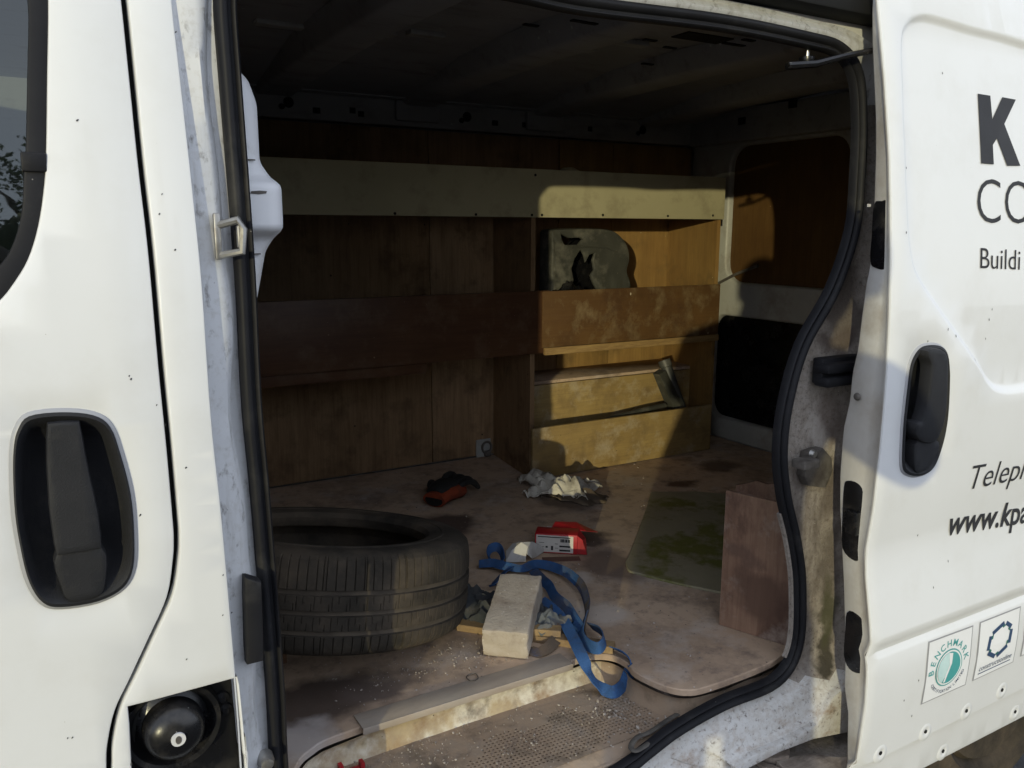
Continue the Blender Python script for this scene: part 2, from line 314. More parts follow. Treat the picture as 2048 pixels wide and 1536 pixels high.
def panel(name, outline, holes, ysurf, m, parent, step=.05, r=.003, T=.02, extra=(), zs=None, xs=None, label=None, rim=True):
    """a pressed sheet standing in the x-z plane: y = ysurf(x, z), with rounded returned edges of depth T"""
    outline = ccw(outline); holes = [ccw(h) for h in holes]
    pts, F = tri(outline, holes, step, extra, xs, zs)
    mb = MB(); mb.add([(x, ysurf(x, z), z) for x, z in pts], F)
    if rim:
        for loop, sgn in [(outline, 1)] + [(h, -1) for h in holes]:
            nn = normals(loop); rows = []
            for d, y in ((0, 0), (r*.7, r*.3), (r, r), (r, T)):
                rows.append([(p[0]+sgn*n[0]*d, ysurf(p[0], p[1])+y, p[1]+sgn*n[1]*d) for p, n in zip(loop, nn)])
            L = len(loop); v = [q for row in rows for q in row]
            mb.add(v, [(j*L+i, j*L+(i+1) % L, (j+1)*L+(i+1) % L, (j+1)*L+i) for j in range(3) for i in range(L)])
    return mb.build(name, m, parent, 35, None, label)
def slab(name, outline, z0, z1, m, parent, bevel=.002, step=0, label=None, zf=None, loc=None):
    """horizontal plate from an outline in x-y"""
    o2 = ccw(outline); ins = offset(o2, -bevel)
    pts, F = tri(ins, (), step)
    zf = zf or (lambda x, y: 0)
    mb = MB(); mb.add([(x, y, z1+zf(x, y)) for x, y in pts], F); mb.add([(x, y, z0) for x, y in pts], F)
    rows = [[(p[0], p[1], z1+zf(*p)) for p in ins], [(p[0], p[1], z1-bevel+zf(*p)) for p in o2], [(p[0], p[1], z0) for p in o2], [(p[0], p[1], z0) for p in ins]]
    L = len(o2); v = [q for row in rows for q in row]
    mb.add(v, [(j*L+i, j*L+(i+1) % L, (j+1)*L+(i+1) % L, (j+1)*L+i) for j in range(3) for i in range(L)])
    return mb.build(name, m, parent, 35, loc, label)
def sweep_xz(path, prof, y0, closed=True):
    """profile (n outward, b along y) swept round a ccw x-z path -> verts, faces"""
    nn = normals(path, closed); K = len(prof); v = []
    for i, (p, n) in enumerate(zip(path, nn)):
        yy = y0(i, p) if callable(y0) else y0
        for a, b in prof: v.append((p[0]+n[0]*a, yy+b, p[1]+n[1]*a))
    L = len(path); f = []
    for i in range(L if closed else L-1):
        for k in range(K):
            j = (i+1) % L; k2 = (k+1) % K
            f.append((i*K+k, i*K+k2, j*K+k2, j*K+k))
    if not closed: f += [tuple(range(K)), tuple((L-1)*K+k for k in range(K))[::-1]]
    return v, f
def tube(path, r, n=8, flat=1.0, caps=True, up=(0,0,1)):
    """tube along a 3-D path; r number or list"""
    P = [Vector(p) for p in path]; v = []; f = []; L = len(P); pn = None
    for i, p in enumerate(P):
        t = (P[min(i+1, L-1)]-P[max(i-1, 0)]).normalized()
        if pn is None:
            u = Vector(up); pn = (u - t*u.dot(t)); pn = pn.normalized() if pn.length > 1e-4 else t.orthogonal().normalized()
        else: pn = (pn - t*pn.dot(t)).normalized()
        b = t.cross(pn); rr = r[i] if isinstance(r, (list, tuple)) else r
        for k in range(n):
            a = 2*math.pi*k/n; v.append(p + b*(math.cos(a)*rr) + pn*(math.sin(a)*rr*flat))
    for i in range(L-1):
        for k in range(n): f.append((i*n+k, i*n+(k+1) % n, (i+1)*n+(k+1) % n, (i+1)*n+k))
    if caps: f += [tuple(range(n))[::-1], tuple((L-1)*n+k for k in range(n))]
    return v, f
def ribbon(path, w, th=.0018, tw=None):
    """flat webbing: path of (x,y,z), tw = angle of the width vector from the horizontal normal, per point"""
    P = [Vector(p) for p in path]; L = len(P); v = []; f = []
    for i, p in enumerate(P):
        t = (P[min(i+1, L-1)]-P[max(i-1, 0)]).normalized()
        h = Vector((0,0,1)).cross(t); h = h.normalized() if h.length > 1e-3 else Vector((1,0,0))
        k = t.cross(h).normalized(); a = tw[i] if tw else 0
        wv = h*math.cos(a) + k*math.sin(a); nv = t.cross(wv).normalized()
        for s1, s2 in ((-1,-1), (1,-1), (1,1), (-1,1)): v.append(p + wv*(s1*w/2) + nv*(s2*th/2))
    for i in range(L-1):
        for k in range(4): f.append((i*4+k, i*4+(k+1) % 4, (i+1)*4+(k+1) % 4, (i+1)*4+k))
    f += [(3,2,1,0), tuple((L-1)*4+k for k in range(4))]
    return v, f
def disc(c, rx, rz, y, n=24, d=.002):
    """thin coin facing -y"""
    v = [(c[0]+rx*math.cos(2*math.pi*k/n), y+j*d, c[1]+rz*math.sin(2*math.pi*k/n)) for j in (0, 1) for k in range(n)]
    return v, [tuple(range(n)), tuple(range(n, 2*n))[::-1]] + [(k, (k+1) % n, n+(k+1) % n, n+k) for k in range(n)]
def lathe(prof, c, axis='y', n=32):
    """prof (r, h); axis y: h along +y ; z: h along +z"""
    v = []; f = []; K = len(prof)
    for i in range(n):
        a = 2*math.pi*i/n
        for r, h in prof:
            v.append((c[0]+r*math.cos(a), c[1]+h, c[2]+r*math.sin(a)) if axis == 'y' else (c[0]+r*math.cos(a), c[1]+r*math.sin(a), c[2]+h))
    for i in range(n):
        for k in range(K-1): f.append((i*K+k, ((i+1) % n)*K+k, ((i+1) % n)*K+k+1, i*K+k+1))
    return v, f
def lerp_table(T, z):
    if z <= T[0][0]: return T[0][1]
    for (a, b), (c, d) in zip(T, T[1:]):
        if z <= c: return b + (d-b)*(z-a)/(c-a)
    return T[-1][1]
def sstep(a, b, x):
    t = min(1, max(0, (x-a)/(b-a))); return t*t*(3-2*t)
def text_mesh(s, bold=0, shear=0):
    cu = bpy.data.curves.new('lettering', 'FONT'); cu.body = s; cu.offset = bold; cu.shear = shear; cu.resolution_u = 4
    ob = bpy.data.objects.new('lettering', cu); col.objects.link(ob)
    dg = bpy.context.evaluated_depsgraph_get(); me = bpy.data.meshes.new_from_object(ob.evaluated_get(dg))
    v = [(p.co.x, p.co.y) for p in me.vertices]; f = [tuple(q.vertices) for q in me.polygons]
    bpy.data.objects.remove(ob); bpy.data.curves.remove(cu); bpy.data.meshes.remove(me)
    return v, f

# ------------------------------------------------------------------ the ground
gd = mk('ground', [(-60, -60, 0), (60, -60, 0), (60, 60, 0), (-60, 60, 0)], [(0,1,2,3)], 'asphalt', smooth=0); tag(gd, kind='structure')

# ================================================================== the van
VAN = thing('van', (1.0, .9, 0), 'white panel van with its side loading door slid open and plywood-lined load bay', 'van')
YS = [(.2,.03),(.36,.0),(.45,-.006),(.62,-.006),(.70,-.004),(.8,.002),(.95,0),(1.1,-.003),(1.25,0),(1.4,.008),(1.5,.018),(1.6,.031),(1.7,.047),(1.8,.068),(1.9,.095)]
def ys(z): return lerp_table(YS, z)
YD = [(.33,-.085),(.437,-.093),(.4415,-.108),(.492,-.111),(.58,-.116),(.66,-.113),(.676,-.106),(.69,-.112),(.706,-.117),(.739,-.111),(.82,-.095),(.871,-.089),(.96,-.097),(1.079,-.1),(1.2,-.1),(1.303,-.096),(1.404,-.089),(1.51,-.078),(1.584,-.069),(1.714,-.047),(1.844,-.021),(1.9,-.006),(1.95,.012)]
FLOOR = .58

# the door opening: path of the rubber seal
seal_px_left = xz([(0.2483, 0.06, 0.7145), (0.2486, 0.06, 0.834), (0.2455, 0.06, 0.9888), (0.2418, 0.06, 1.1325), (0.2381, 0.06, 1.243), (0.2389, 0.06, 1.3958), (0.237, 0.06, 1.5142), (0.2345, 0.06, 1.6354), (0.2338, 0.06, 1.7224)])
seal_px_right = xz([(0.7463, 0.06, 1.7811), (1.0068, 0.06, 1.7892), (1.2052, 0.06, 1.7857), (1.2996, 0.06, 1.7774), (1.3505, 0.06, 1.7393), (1.3711, 0.06, 1.6613), (1.3777, 0.06, 1.571), (1.3752, 0.06, 1.4595), (1.3307, 0.06, 1.3466), (1.2575, 0.06, 1.2455), (1.2236, 0.06, 1.1429), (1.216, 0.06, 1.0462), (1.2352, 0.06, 0.9535), (1.2724, 0.06, 0.8542), (1.2964, 0.06, 0.7537), (1.3001, 0.06, 0.6216), (1.243, 0.06, 0.5599), (1.099, 0.06, 0.554), (0.9854, 0.06, 0.5373), (0.9142, 0.06, 0.5147), (0.8775, 0.06, 0.5019)])
seal_ctrl = [(.36,.470),(.285,.495),(.255,.58)] + seal_px_left + [(.243,1.745),(.275,1.775),(.33,1.783),(.6,1.785)] + seal_px_right + [(.80,.487),(.6,.470)]
seal_path = ccw(cr(seal_ctrl, 6, True))
prof = [(-.013,.004),(-.0125,-.006),(-.010,-.009),(-.0075,-.008),(-.006,-.004),(-.003,-.004),(-.001,-.010),(.003,-.014),(.0075,-.0135),(.011,-.009),(.012,-.002),(.012,.008),(-.013,.008)]
v, f = sweep_xz(seal_path, prof, .056)
mk('door_seal', v, f, 'rubber', VAN, 60)

# pale steel flange showing inside the seal on the rear side
fl_i = [i for i, p in enumerate(seal_path) if p[0] > 1.22 and .585 < p[1] < .93]
fp = [seal_path[i] for i in fl_i]
v, f = sweep_xz(fp, [(-.018,.010),(-.017,.003),(-.010,.001),(-.010,.012)], .056, False); mk('seal_flange', v, f, 'paint_grimy', VAN, 60)
# frame of the opening between the seal and the outer skin
nn = normals(seal_path); rows = []
outer_loop = []
for p, n in zip(seal_path, nn):
    ox = p[0] + max(n[0], 0)*(1.47-p[0]) + min(n[0], 0)*.062
    oz = p[1] + max(n[1], 0)*.040 + min(n[1], 0)*(.09 if p[0] < 1.25 else .05)
    outer_loop.append((ox, oz))
ts = [(0, .066), (.12, .060), (.33, .054), (.42, .040), (.55, .031), (.86, .026), (.95, .018), (1.004, -1)]
v = []; L = len(seal_path)
for t, y in ts:
    for i, (p, q) in enumerate(zip(seal_path, outer_loop)):
        wv = .05*math.sin(p[1]*17) + .035*math.sin(p[1]*31+1) if .3 < t < .5 else 0
        tt = t + wv
        right = sstep(.5, .9, nn[i][0])
        yy = y*(1-right) + (.064 - .03*sstep(.5, 1, t))*right
        if y < 0: yy = ys(q[1])+.003 - ys(p[1])*.75*t
        v.append((p[0]+(q[0]-p[0])*tt, yy + ys(p[1])*.75*t, p[1]+(q[1]-p[1])*tt))
f = [(j*L+i, j*L+(i+1) % L, (j+1)*L+(i+1) % L, (j+1)*L+i) for j in range(len(ts)-1) for i in range(L)]
fr = mk('door_frame', v, f, ['paint_jamb', 'paint_grimy', 'paint_sill'], VAN, 50)
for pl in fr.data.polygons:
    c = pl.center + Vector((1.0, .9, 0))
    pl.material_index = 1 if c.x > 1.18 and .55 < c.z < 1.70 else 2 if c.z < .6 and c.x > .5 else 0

# outer skin behind and around the opening
gap = xz([(0.1247, 0.0482, 1.7056), (0.1258, 0.0229, 1.5373), (0.1282, 0.0118, 1.4378), (0.1288, 0.003, 1.3058), (0.1305, -0.0009, 1.2037), (0.1311, -0.0025, 1.1267), (0.1308, -0.003, 1.0989), (0.128, -0.0024, 1.0711), (0.1184, -0.0015, 1.0266), (0.0959, -0.0006, 0.9811), (0.0711, 0.0002, 0.9333), (0.0522, 0.0007, 0.8972), (0.0409, 0.0013, 0.8554), (0.0376, 0.0017, 0.8252)])
gap_s = [(.122, 1.86)] + cr([(.123,1.78)] + gap + [(.036,.79),(.036,.60),(.036,.42)], 5)
fuel = ccw(dense(xz([(0.0611, 0.0007, 0.8997), (0.0876, 0.0007, 0.9001), (0.1451, 0.0007, 0.9009), (0.1781, 0.0006, 0.9014), (0.1898, 0.0007, 0.9008), (0.1916, 0.0008, 0.8885), (0.1936, 0.0016, 0.8314), (0.195, 0.0002, 0.7701)])[0:8] + [(.196,.815),(.196,.70),(.055,.70),(.058,.80)], .02))
skin_out = [(p[0]+.0062, p[1]) for p in gap_s] + [(.06,.40),(.80,.40),(.90,.405),(1.0,.428),(1.1,.446),(1.2,.453),(1.3,.448),(1.42,.425),(1.47,.40),(3.05,.40),(3.05,1.86)]
zs_s = [.37+.03*i for i in range(51)]
SIDE = panel('side_panel', dense(skin_out, .06), [outer_loop, fuel], lambda x, z: ys(z), ['paint', 'paint_sill'], VAN, .03, .003, .018)
for pl in SIDE.data.polygons:
    c = pl.center + Vector((1.0, .9, 0))
    if c.z < .62 and c.x > .5: pl.material_index = 1
# black strip drawn as the shade behind the shut line of the front door
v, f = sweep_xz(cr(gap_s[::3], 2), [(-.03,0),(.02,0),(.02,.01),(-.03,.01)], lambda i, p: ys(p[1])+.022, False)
mk('shut_line_shade', v, f, 'void', VAN, 0)

# fuel filler recess
fb = offset(fuel, -.004)
pts, F = tri(fb, (), .03)
mb = MB(); mb.add([(x, ys(z)+.03, z) for x, z in pts], F)
lf = ccw(fuel); Lf = len(lf); v = [(p[0], ys(p[1])+y, p[1]) for y in (.004, .03) for p in lf]
mb.add(v, [(i, (i+1) % Lf, Lf+(i+1) % Lf, Lf+i) for i in range(Lf)])
mb.build('filler_recess', 'gloss_black', SIDE, 35)
fc = xz([(0.1127, -0.016, 0.8473)])[0]
v, f = lathe([(.060,.016),(.057,.002),(.051,.004),(.043,.016),(.036,.012),(.036,-.004),(.034,-.014),(.028,-.022),(.016,-.027),(.0,-.0285)], (fc[0], .012, fc[1]), 'y', 40)
mk('filler_cap', v, f, 'gloss_black', SIDE, 35)
mb = MB().add(*disc((fc[0]+.001, fc[1]+.001), .0085, .0085, -.0185, 24, .004)); mb.build('cap_lock', 'cap_disc', SIDE)
MB().add(*disc((fc[0]+.001, fc[1]+.001), .0035, .0052, -.0192, 16, .001), 0).build('keyhole', 'steel_dirty', SIDE)
for q in xz([(0.0761, 0.028, 0.86), (0.1751, 0.028, 0.8597), (0.1779, 0.028, 0.8424)]):
    v, f = lathe([(0,-.003),(.004,-.003),(.006,-.001),(.009,0),(.010,.003)], (q[0], .028, q[1]), 'y', 16); mk('screw', v, f, 'rubber', SIDE)
mb = MB().add(*tube([(p[0], .004, p[2]) for p in [(0.058, 0.004, 0.891), (0.058, 0.004, 0.854), (0.0578, 0.004, 0.8374), (0.0609, 0.004, 0.8195)]], .0018, 6)); mb.build('flap_spring', 'steel', SIDE)

# front door
door_out = [(p[0]-.0062, p[1]) for p in gap_s] + [(-.86,.42),(-.95,.9),(-.92,1.15),(-.78,1.45),(-.62,1.70),(-.5,1.86)]
wo_r = xz([(0.0533, 0.0463, 1.6958), (0.0453, 0.0339, 1.6179), (0.0377, 0.0238, 1.5442), (0.0322, 0.0185, 1.5037), (0.0227, 0.014, 1.4605), (0.0099, 0.0105, 1.4252), (-0.0067, 0.0079, 1.3986), (-0.0223, 0.0069, 1.38)])
wi_r = xz([(0.0343, 0.0459, 1.6933), (0.0268, 0.0336, 1.6162), (0.0188, 0.0236, 1.5433), (0.0142, 0.0197, 1.5134), (0.0082, 0.0152, 1.4723), (-0.0034, 0.0119, 1.4388), (-0.019, 0.0096, 1.416)])
win_out = ccw(cr([(-.46,1.815),(-.10,1.815),(.045,1.80),(.056,1.76)] + wo_r + [(-.06,1.345),(-.25,1.30),(-.6,1.24),(-.80,1.21),(-.83,1.235),(-.76,1.36),(-.62,1.58)], 4, True))
win_in = ccw(cr([(-.45,1.788),(-.10,1.788),(.018,1.775),(.028,1.74)] + wi_r + [(-.06,1.375),(-.25,1.33),(-.6,1.27),(-.77,1.245),(-.79,1.26),(-.73,1.36),(-.60,1.56)], 4, True))
rec = ccw(cr(xz([(-0.0268, -0.0029, 1.2039), (-0.0233, -0.0024, 1.2319), (-0.0181, -0.002, 1.2487), (-0.0068, -0.0014, 1.2615), (0.024, -0.0013, 1.2625), (0.0541, -0.0017, 1.2559), (0.07, -0.0022, 1.241), (0.0781, -0.0028, 1.2083), (0.0849, -0.0038, 1.161), (0.085, -0.0047, 1.1144), (0.0809, -0.0045, 1.073), (0.0687, -0.004, 1.0508), (0.0424, -0.0038, 1.0402), (0.0051, -0.0038, 1.0418), (-0.0122, -0.004, 1.0513), (-0.0229, -0.0045, 1.0775), (-0.0275, -0.0047, 1.1155), (-0.0292, -0.0038, 1.1576)]), 4, True))
FD = panel('front_door', dense(door_out, .06), [win_out, offset(rec, .0038)], lambda x, z: ys(z), 'paint', VAN, .05, .003, .03)
panel('window_seal', win_out, [win_in], lambda x, z: ys(z)+.004, 'rubber', FD, 0, .003, .012)
pts, F = tri(offset(win_in, .006), (), .06); mk('window_pane', [(x, ys(z)+.012, z) for x, z in pts], F, 'window_glass', FD, 60)
sc = xz([(0.014, 0.0207, 1.5211), (0.0331, 0.0198, 1.5141)])
MB().box((sc[0][0]-.004, ys(sc[0][1])-.001, sc[0][1]-.004), (sc[1][0], ys(sc[0][1])+.01, sc[0][1]+.016), None, 0, .002).build('seal_joint', 'rubber', FD)
# its handle: black recess with a vertical grip
def dish(loop, depth, edge):
    cx = sum(p[0] for p in loop)/len(loop); cz = sum(p[1] for p in loop)/len(loop); rows = []; v = []; L = len(loop)
    prof = [(1.0, .004), (1.0, -.004), (.965, -.0055), (.92, -.002), (.84, depth*.45), (.70, depth*.8), (.45, depth), (.0, depth)]
    for s, y in prof: v += [(cx+(p[0]-cx)*s, ys(p[1])+y, cz+(p[1]-cz)*s) for p in loop]
    return v, [(j*L+i, j*L+(i+1) % L, (j+1)*L+(i+1) % L, (j+1)*L+i) for j in range(len(prof)-1) for i in range(L)]
v, f = dish(rec, .028, .01); mk('handle_recess', v, f, 'plastic', FD, 50)
ring = ccw(rec); v, f = sweep_xz(ring, [(.0042,.0005),(.0035,-.0015),(0,-.003),(-.002,.001)], lambda i, p: ys(p[1])+.0); mk('handle_gasket', v, f, 'sticker_grey', FD, 60)
def bar(outline, fn, T, name, m, parent, rr=.004):
    return panel(name, outline, [], fn, m, parent, .012, rr, T)
gr = ccw(dense(xz([(0.0121, -0.012, 1.25), (0.0372, -0.012, 1.2487), (0.039, -0.0126, 1.2177), (0.0413, -0.0132, 1.1919), (0.0461, -0.014, 1.1476), (0.0474, -0.0148, 1.1077), (0.0079, -0.0148, 1.1085), (0.0066, -0.0138, 1.1601), (0.0085, -0.0128, 1.2091)]), .012))
bar(gr, lambda x, z: ys(z)-.013+.05*abs(z-1.10)**1.3, .016, 'handle_grip', 'plastic', FD)
gr2 = ccw(cr(xz([(0.0082, -0.0109, 1.1047), (0.0478, -0.0109, 1.1032), (0.0473, -0.0103, 1.0635), (0.0392, -0.01, 1.0508), (0.0166, -0.01, 1.0518), (0.0104, -0.0103, 1.0664)]), 4, True))
bar(gr2, lambda x, z: ys(z)-.010, .02, 'lock_cover', 'plastic', FD)

# striker on the front pillar, rubber buffer below
st = [(0.2034, 0.03, 1.4618), (0.2256, 0.03, 1.469), (0.2308, 0.03, 1.4584), (0.2282, 0.03, 1.4324), (0.2036, 0.03, 1.4268), (0.2027, 0.03, 1.489), (0.2049, 0.03, 1.4102), (0.2123, 0.03, 1.0216), (0.2263, 0.03, 1.0117), (0.2241, 0.03, 0.9071), (0.2092, 0.03, 0.9069)]
mb = MB(); mb.add(*tube([(p[0], .012-.0, p[2]) if i in (1,2,3) else (p[0], .034, p[2]) for i, p in enumerate(st[:5])], .0048, 8))
mb.box((st[0][0]-.003, .027, st[6][2]+.012), (st[0][0]+.005, .034, st[5][2]-.012), None, 0, .002)
mb.box((st[1][0]-.002, .012, st[3][2]+.004), (st[2][0]-.003, .020, st[1][2]-.006), None, 0, .002)
mb.build('lock_striker', 'steel', VAN)
bf = ccw(dense(xz(st[7:11]), .02)); panel('door_buffer', bf, [], lambda x, z: .014, 'rubber', VAN, .02, .004, .02)
v, f = lathe([(0,-.012),(.008,-.010),(.011,-.002),(.012,.01)], tuple([(0.226, 0.03, 0.7514)][0]), 'y', 14); mk('stop_bolt', v, f, 'steel', VAN)

# inner pillar trim: pressed white box section beside the opening
def pil(z):   # right edge of the pressing
    return lerp_table([(.60,.235),(1.30,.262),(1.36,.274),(1.43,.290),(1.452,.306),(1.46,.309),(1.515,.309),(1.528,.300),(1.545,.288),(1.62,.288),(1.65,.278),(1.67,.25)], z)
zz = [.60+.005*i for i in range(217)]; v = []
for z in zz:
    bulge = .024*sstep(1.444, 1.460, z)*(1-sstep(1.513, 1.528, z)); e = sum(pil(z+dz) for dz in (-.006,-.003,0,.003,.006))/5
    for a, y in ((.16, .125-bulge), (e-.026, .125-bulge), (e-.014, .128-bulge), (e-.004, .136-bulge), (e, .15-bulge*.6), (e, .26), (.16, .26)): v.append((a, y, z))
K = 7; f = [(i*K+k, i*K+k+1, (i+1)*K+k+1, (i+1)*K+k) for i in range(len(zz)-1) for k in range(K-1)] + [tuple((len(zz)-1)*K+k for k in range(K))]
PT = mk('pillar_trim', v, f, 'paint_pillar', VAN, 50)
for z in (1.546, 1.425): MB().box((.18, .1238, z), (pil(z)-.012, .126, z+.0016)).build('trim_seam', 'steel_dirty', PT)
sc_ = MB(); sc_.add([(.262,.1003,1.503),(.272,.1003,1.5022),(.282,.1003,1.5035),(.283,.1003,1.5065),(.274,.1003,1.507),(.263,.1003,1.506)], [(0,1,2,3,4,5)]); sc_.build('scuff', 'steel_dirty', PT, 0)
box('seat_belt_housing', (.17,.27,1.60), (.297,.33,1.73), 'paint_rear', VAN, .014)
box('bulkhead_edge', (.20,.34,.60), (.285,.36,1.88), 'ply_box', VAN, .002)

# shell of the load bay
box('bulkhead', (.10,.13,.5), (.13,1.86,1.95), 'ply_lining', VAN, .003)
box('far_side', (-.5,1.83,.35), (3.0,1.86,1.96), 'paint_inner', VAN, .01)
mb = MB(); mb.add([(.10,.10,1.93),(2.6,.10,1.93),(2.6,.9,1.965),(.10,.9,1.965),(2.6,1.84,1.93),(.10,1.84,1.93)], [(0,1,2,3),(3,2,4,5)]); mb.add([(-.55,.085,1.87),(3.05,.085,1.87),(3.05,.9,2.0),(-.55,.9,2.0),(3.05,1.87,1.87),(-.55,1.87,1.87)], [(0,1,2,3),(3,2,4,5)])
ROOF = mb.build('roof', 'paint_inner', VAN, 0)
for x in (.74, 1.235, 1.755, 2.26):
    vv = []; prof = [(-.085,1.962),(-.06,1.908),(-.05,1.902),(.05,1.902),(.06,1.908),(.085,1.962)]
    Yn = [.12, .3, .5, .9, 1.3, 1.6, 1.74]
    for y in Yn: vv += [(x+a, y, z-.035*((y-.9)/.9)**2) for a, z in prof]
    ff = [(i*6+k, i*6+k+1, (i+1)*6+k+1, (i+1)*6+k) for i in range(len(Yn)-1) for k in range(5)]
    mk('roof_rib', vv, ff, 'paint_inner', ROOF, 40)
for q in [(1.0551, 0.4613, 1.888), (1.0549, 0.5196, 1.888), (1.0855, 0.5212, 1.888), (1.4909, 0.4641, 1.888), (1.4794, 0.5141, 1.888), (1.5102, 0.5143, 1.888), (1.4752, 0.8059, 1.888), (1.2977, 0.5812, 1.888), (0.988, 0.6008, 1.888), (1.3906, 0.6193, 1.888)]:
    MB().box((q[0]-.018, q[1]-.006, 1.886), (q[0]+.018, q[1]+.006, 1.889)).build('roof_slot', 'void', ROOF)
box('roof_slot', (1.36,.52,1.9), (1.50,.58,1.903), 'void', ROOF, 0); 
for q, w_ in zip([(0.8217, 1.1159, 1.925), (0.9591, 1.074, 1.925), (1.2623, 1.6815, 1.925), (0.603, 1.1565, 1.925), (1.3847, 1.0119, 1.925), (1.4708, 1.5535, 1.925), (1.4838, 0.888, 1.925), (1.7182, 1.6892, 1.925)], (.07,.05,.04,.06,.06,.05,.05,.04)):
    dz = -.035*((q[1]-.9)/.9)**2 + .006
    box('adhesive_pad', (q[0]-w_, q[1]-.018, 1.945+dz-.003), (q[0]+w_, q[1]+.018, 1.957+dz), 'paint_rear', ROOF, .005)
# far upper rail with its pressed holes
RAIL = MB().box((.13,1.742,1.805), (2.53,1.79,1.895), None, 0, .004).box((.13,1.70,1.888), (2.53,1.79,1.90), None, 0, .003).build('roof_rail', 'paint_inner', VAN)
for q in [(0.7752, 1.742, 1.8474), (0.996, 1.742, 1.8432), (0.8738, 1.742, 1.8345), (1.0253, 1.742, 1.834), (1.5372, 1.742, 1.8376)][1:] + [(1.6649, 1.742, 1.8386), (1.8026, 1.742, 1.838), (1.9607, 1.742, 1.8421), (2.2207, 1.742, 1.8499)]:
    w = random.choice((.012, .010)); MB().box((q[0]-w, 1.7405, q[2]-.009), (q[0]+w, 1.744, q[2]+.009)).build('rail_hole', 'void', RAIL)
for q in [(0.7752, 1.742, 1.8474), (1.4147, 1.742, 1.8453), (2.2131, 1.742, 1.8475)]:
    mb = MB(); mb.add(*disc((q[0]+.008, q[2]+.006), .017, .017, 1.7405, 16, .003)); mb.add(*disc((q[0]-.014, q[2]-.008), .010, .009, 1.7395, 14, .003)); mb.build('rail_hole', 'void', RAIL)
for x in (1.235, 1.755): box('rib_foot', (x-.09,1.725,1.82), (x+.075,1.745,1.888), 'paint_inner', RAIL, .008)

# plywood lining on the far side
JX = 1.285
box('lining_panel', (.13,1.775,.585), (JX-.002,1.787,1.80), 'ply_lining', VAN, .001)
box('lining_panel', (JX+.002,1.777,.585), (1.84,1.789,1.80), 'ply_lining', VAN, .001)
box('lining_panel', (1.844,1.775,.585), (2.10,1.787,1.80), 'ply_box', VAN, .001)
box('lining_panel', (2.103,1.776,.585), (2.52,1.788,1.80), 'ply_box', VAN, .001)
d = [(1.5028, 1.77, 0.6123)][0]
PL = box('ring_plate', (d[0]-.035,1.768,d[2]-.035), (d[0]+.03,1.774,d[2]+.038), 'paint_rear', VAN, .003)
mb = MB(); mb.add(*tube([(d[0]+.005+.02*math.cos(a), 1.755, d[2]+.008+.022*math.sin(a)) for a in [2*math.pi*k/20 for k in range(21)]], .0045, 8, caps=False)); mb.box((d[0]-.002, 1.752, d[2]-.03), (d[0]+.024, 1.77, d[2]-.008), None, 0, .004)
mb.build('lashing_ring', 'steel_dirty', VAN)

# rear doors seen from inside
def ring_x(loop_o, loop_i, x0, x1):
    pass
XR = 2.53
def panel_x(name, outline, holes, x, m, parent, T=.03, r=.01, step=.1):
    """sheet in the y-z plane facing -x"""
    outline = ccw(outline); holes = [ccw(h) for h in holes]; pts, F = tri(outline, holes, step)
    mb = MB(); mb.add([(x, a, b) for a, b in pts], F)
    for loop, s in [(outline, 1)] + [(h, -1) for h in holes]:
        nn = normals(loop); L = len(loop); v = []
        for dd, xx in ((0, 0), (r*.3, r*.1), (r*.7, r*.4), (r, r), (r*1.1, T)): v += [(x+xx, p[0]+s*n[0]*dd, p[1]+s*n[1]*dd) for p, n in zip(loop, nn)]
        mb.add(v, [(j*L+i, j*L+(i+1) % L, (j+1)*L+(i+1) % L, (j+1)*L+i) for j in range(4) for i in range(L)])
    return mb.build(name, m, parent, 40)
yz = lambda L: [(p[1], p[2]) for p in L]
up = ccw(roundrect(.975, 1.235, 1.565, 1.80, .09)); lo = ccw(roundrect(.985, .66, 1.62, 1.115, .07))
up2 = ccw(roundrect(.20, 1.235, .80, 1.80, .09)); lo2 = ccw(roundrect(.16, .66, .80, 1.115, .07))
RD = panel_x('rear_door', [(.885,.585),(1.775,.585),(1.775,1.92),(.885,1.92)], [up, lo], XR, 'paint_rear', VAN)
RD2 = panel_x('rear_door', [(.10,.585),(.879,.585),(.879,1.92),(.10,1.92)], [up2, lo2], XR, 'paint_rear', VAN)
for dd, (a, b) in ((RD, (1.0, 1.64)), (RD2, (.15, .86))):
    box('blanking_panel', (XR+.026, a-.1, 1.18), (XR+.036, b-.03, 1.85), 'ply_dark', dd, 0)
    box('trim_panel', (XR+.05, a-.1, .62), (XR+.06, b+.02, 1.16), 'gloss_black', dd, 0)
box('rear_skin', (XR+.075,.06,.4), (XR+.10,1.86,1.97), 'paint', VAN, .004)
hd = MB().box((XR-.05,.12,1.80), (XR-.004,1.76,1.925), None, 0, .012); HD = hd.build('rear_header', 'paint_inner', VAN)
for q in [(2.478, 1.4545, 1.8755), (2.478, 1.2058, 1.9092)]: MB().box((2.4785, q[1]-.02, q[2]-.014), (2.482, q[1]+.02, q[2]+.014), None, 0, .001).build('header_hole', 'void', HD)
rd = [(2.525, 1.5934, 1.2333), (2.525, 1.4931, 1.2779)]
MB().add(*tube([rd[0], rd[1], (2.525, rd[1][1]-.12, rd[1][2]+.04)], .006, 8)).build('check_rod', 'steel_dirty', RD)

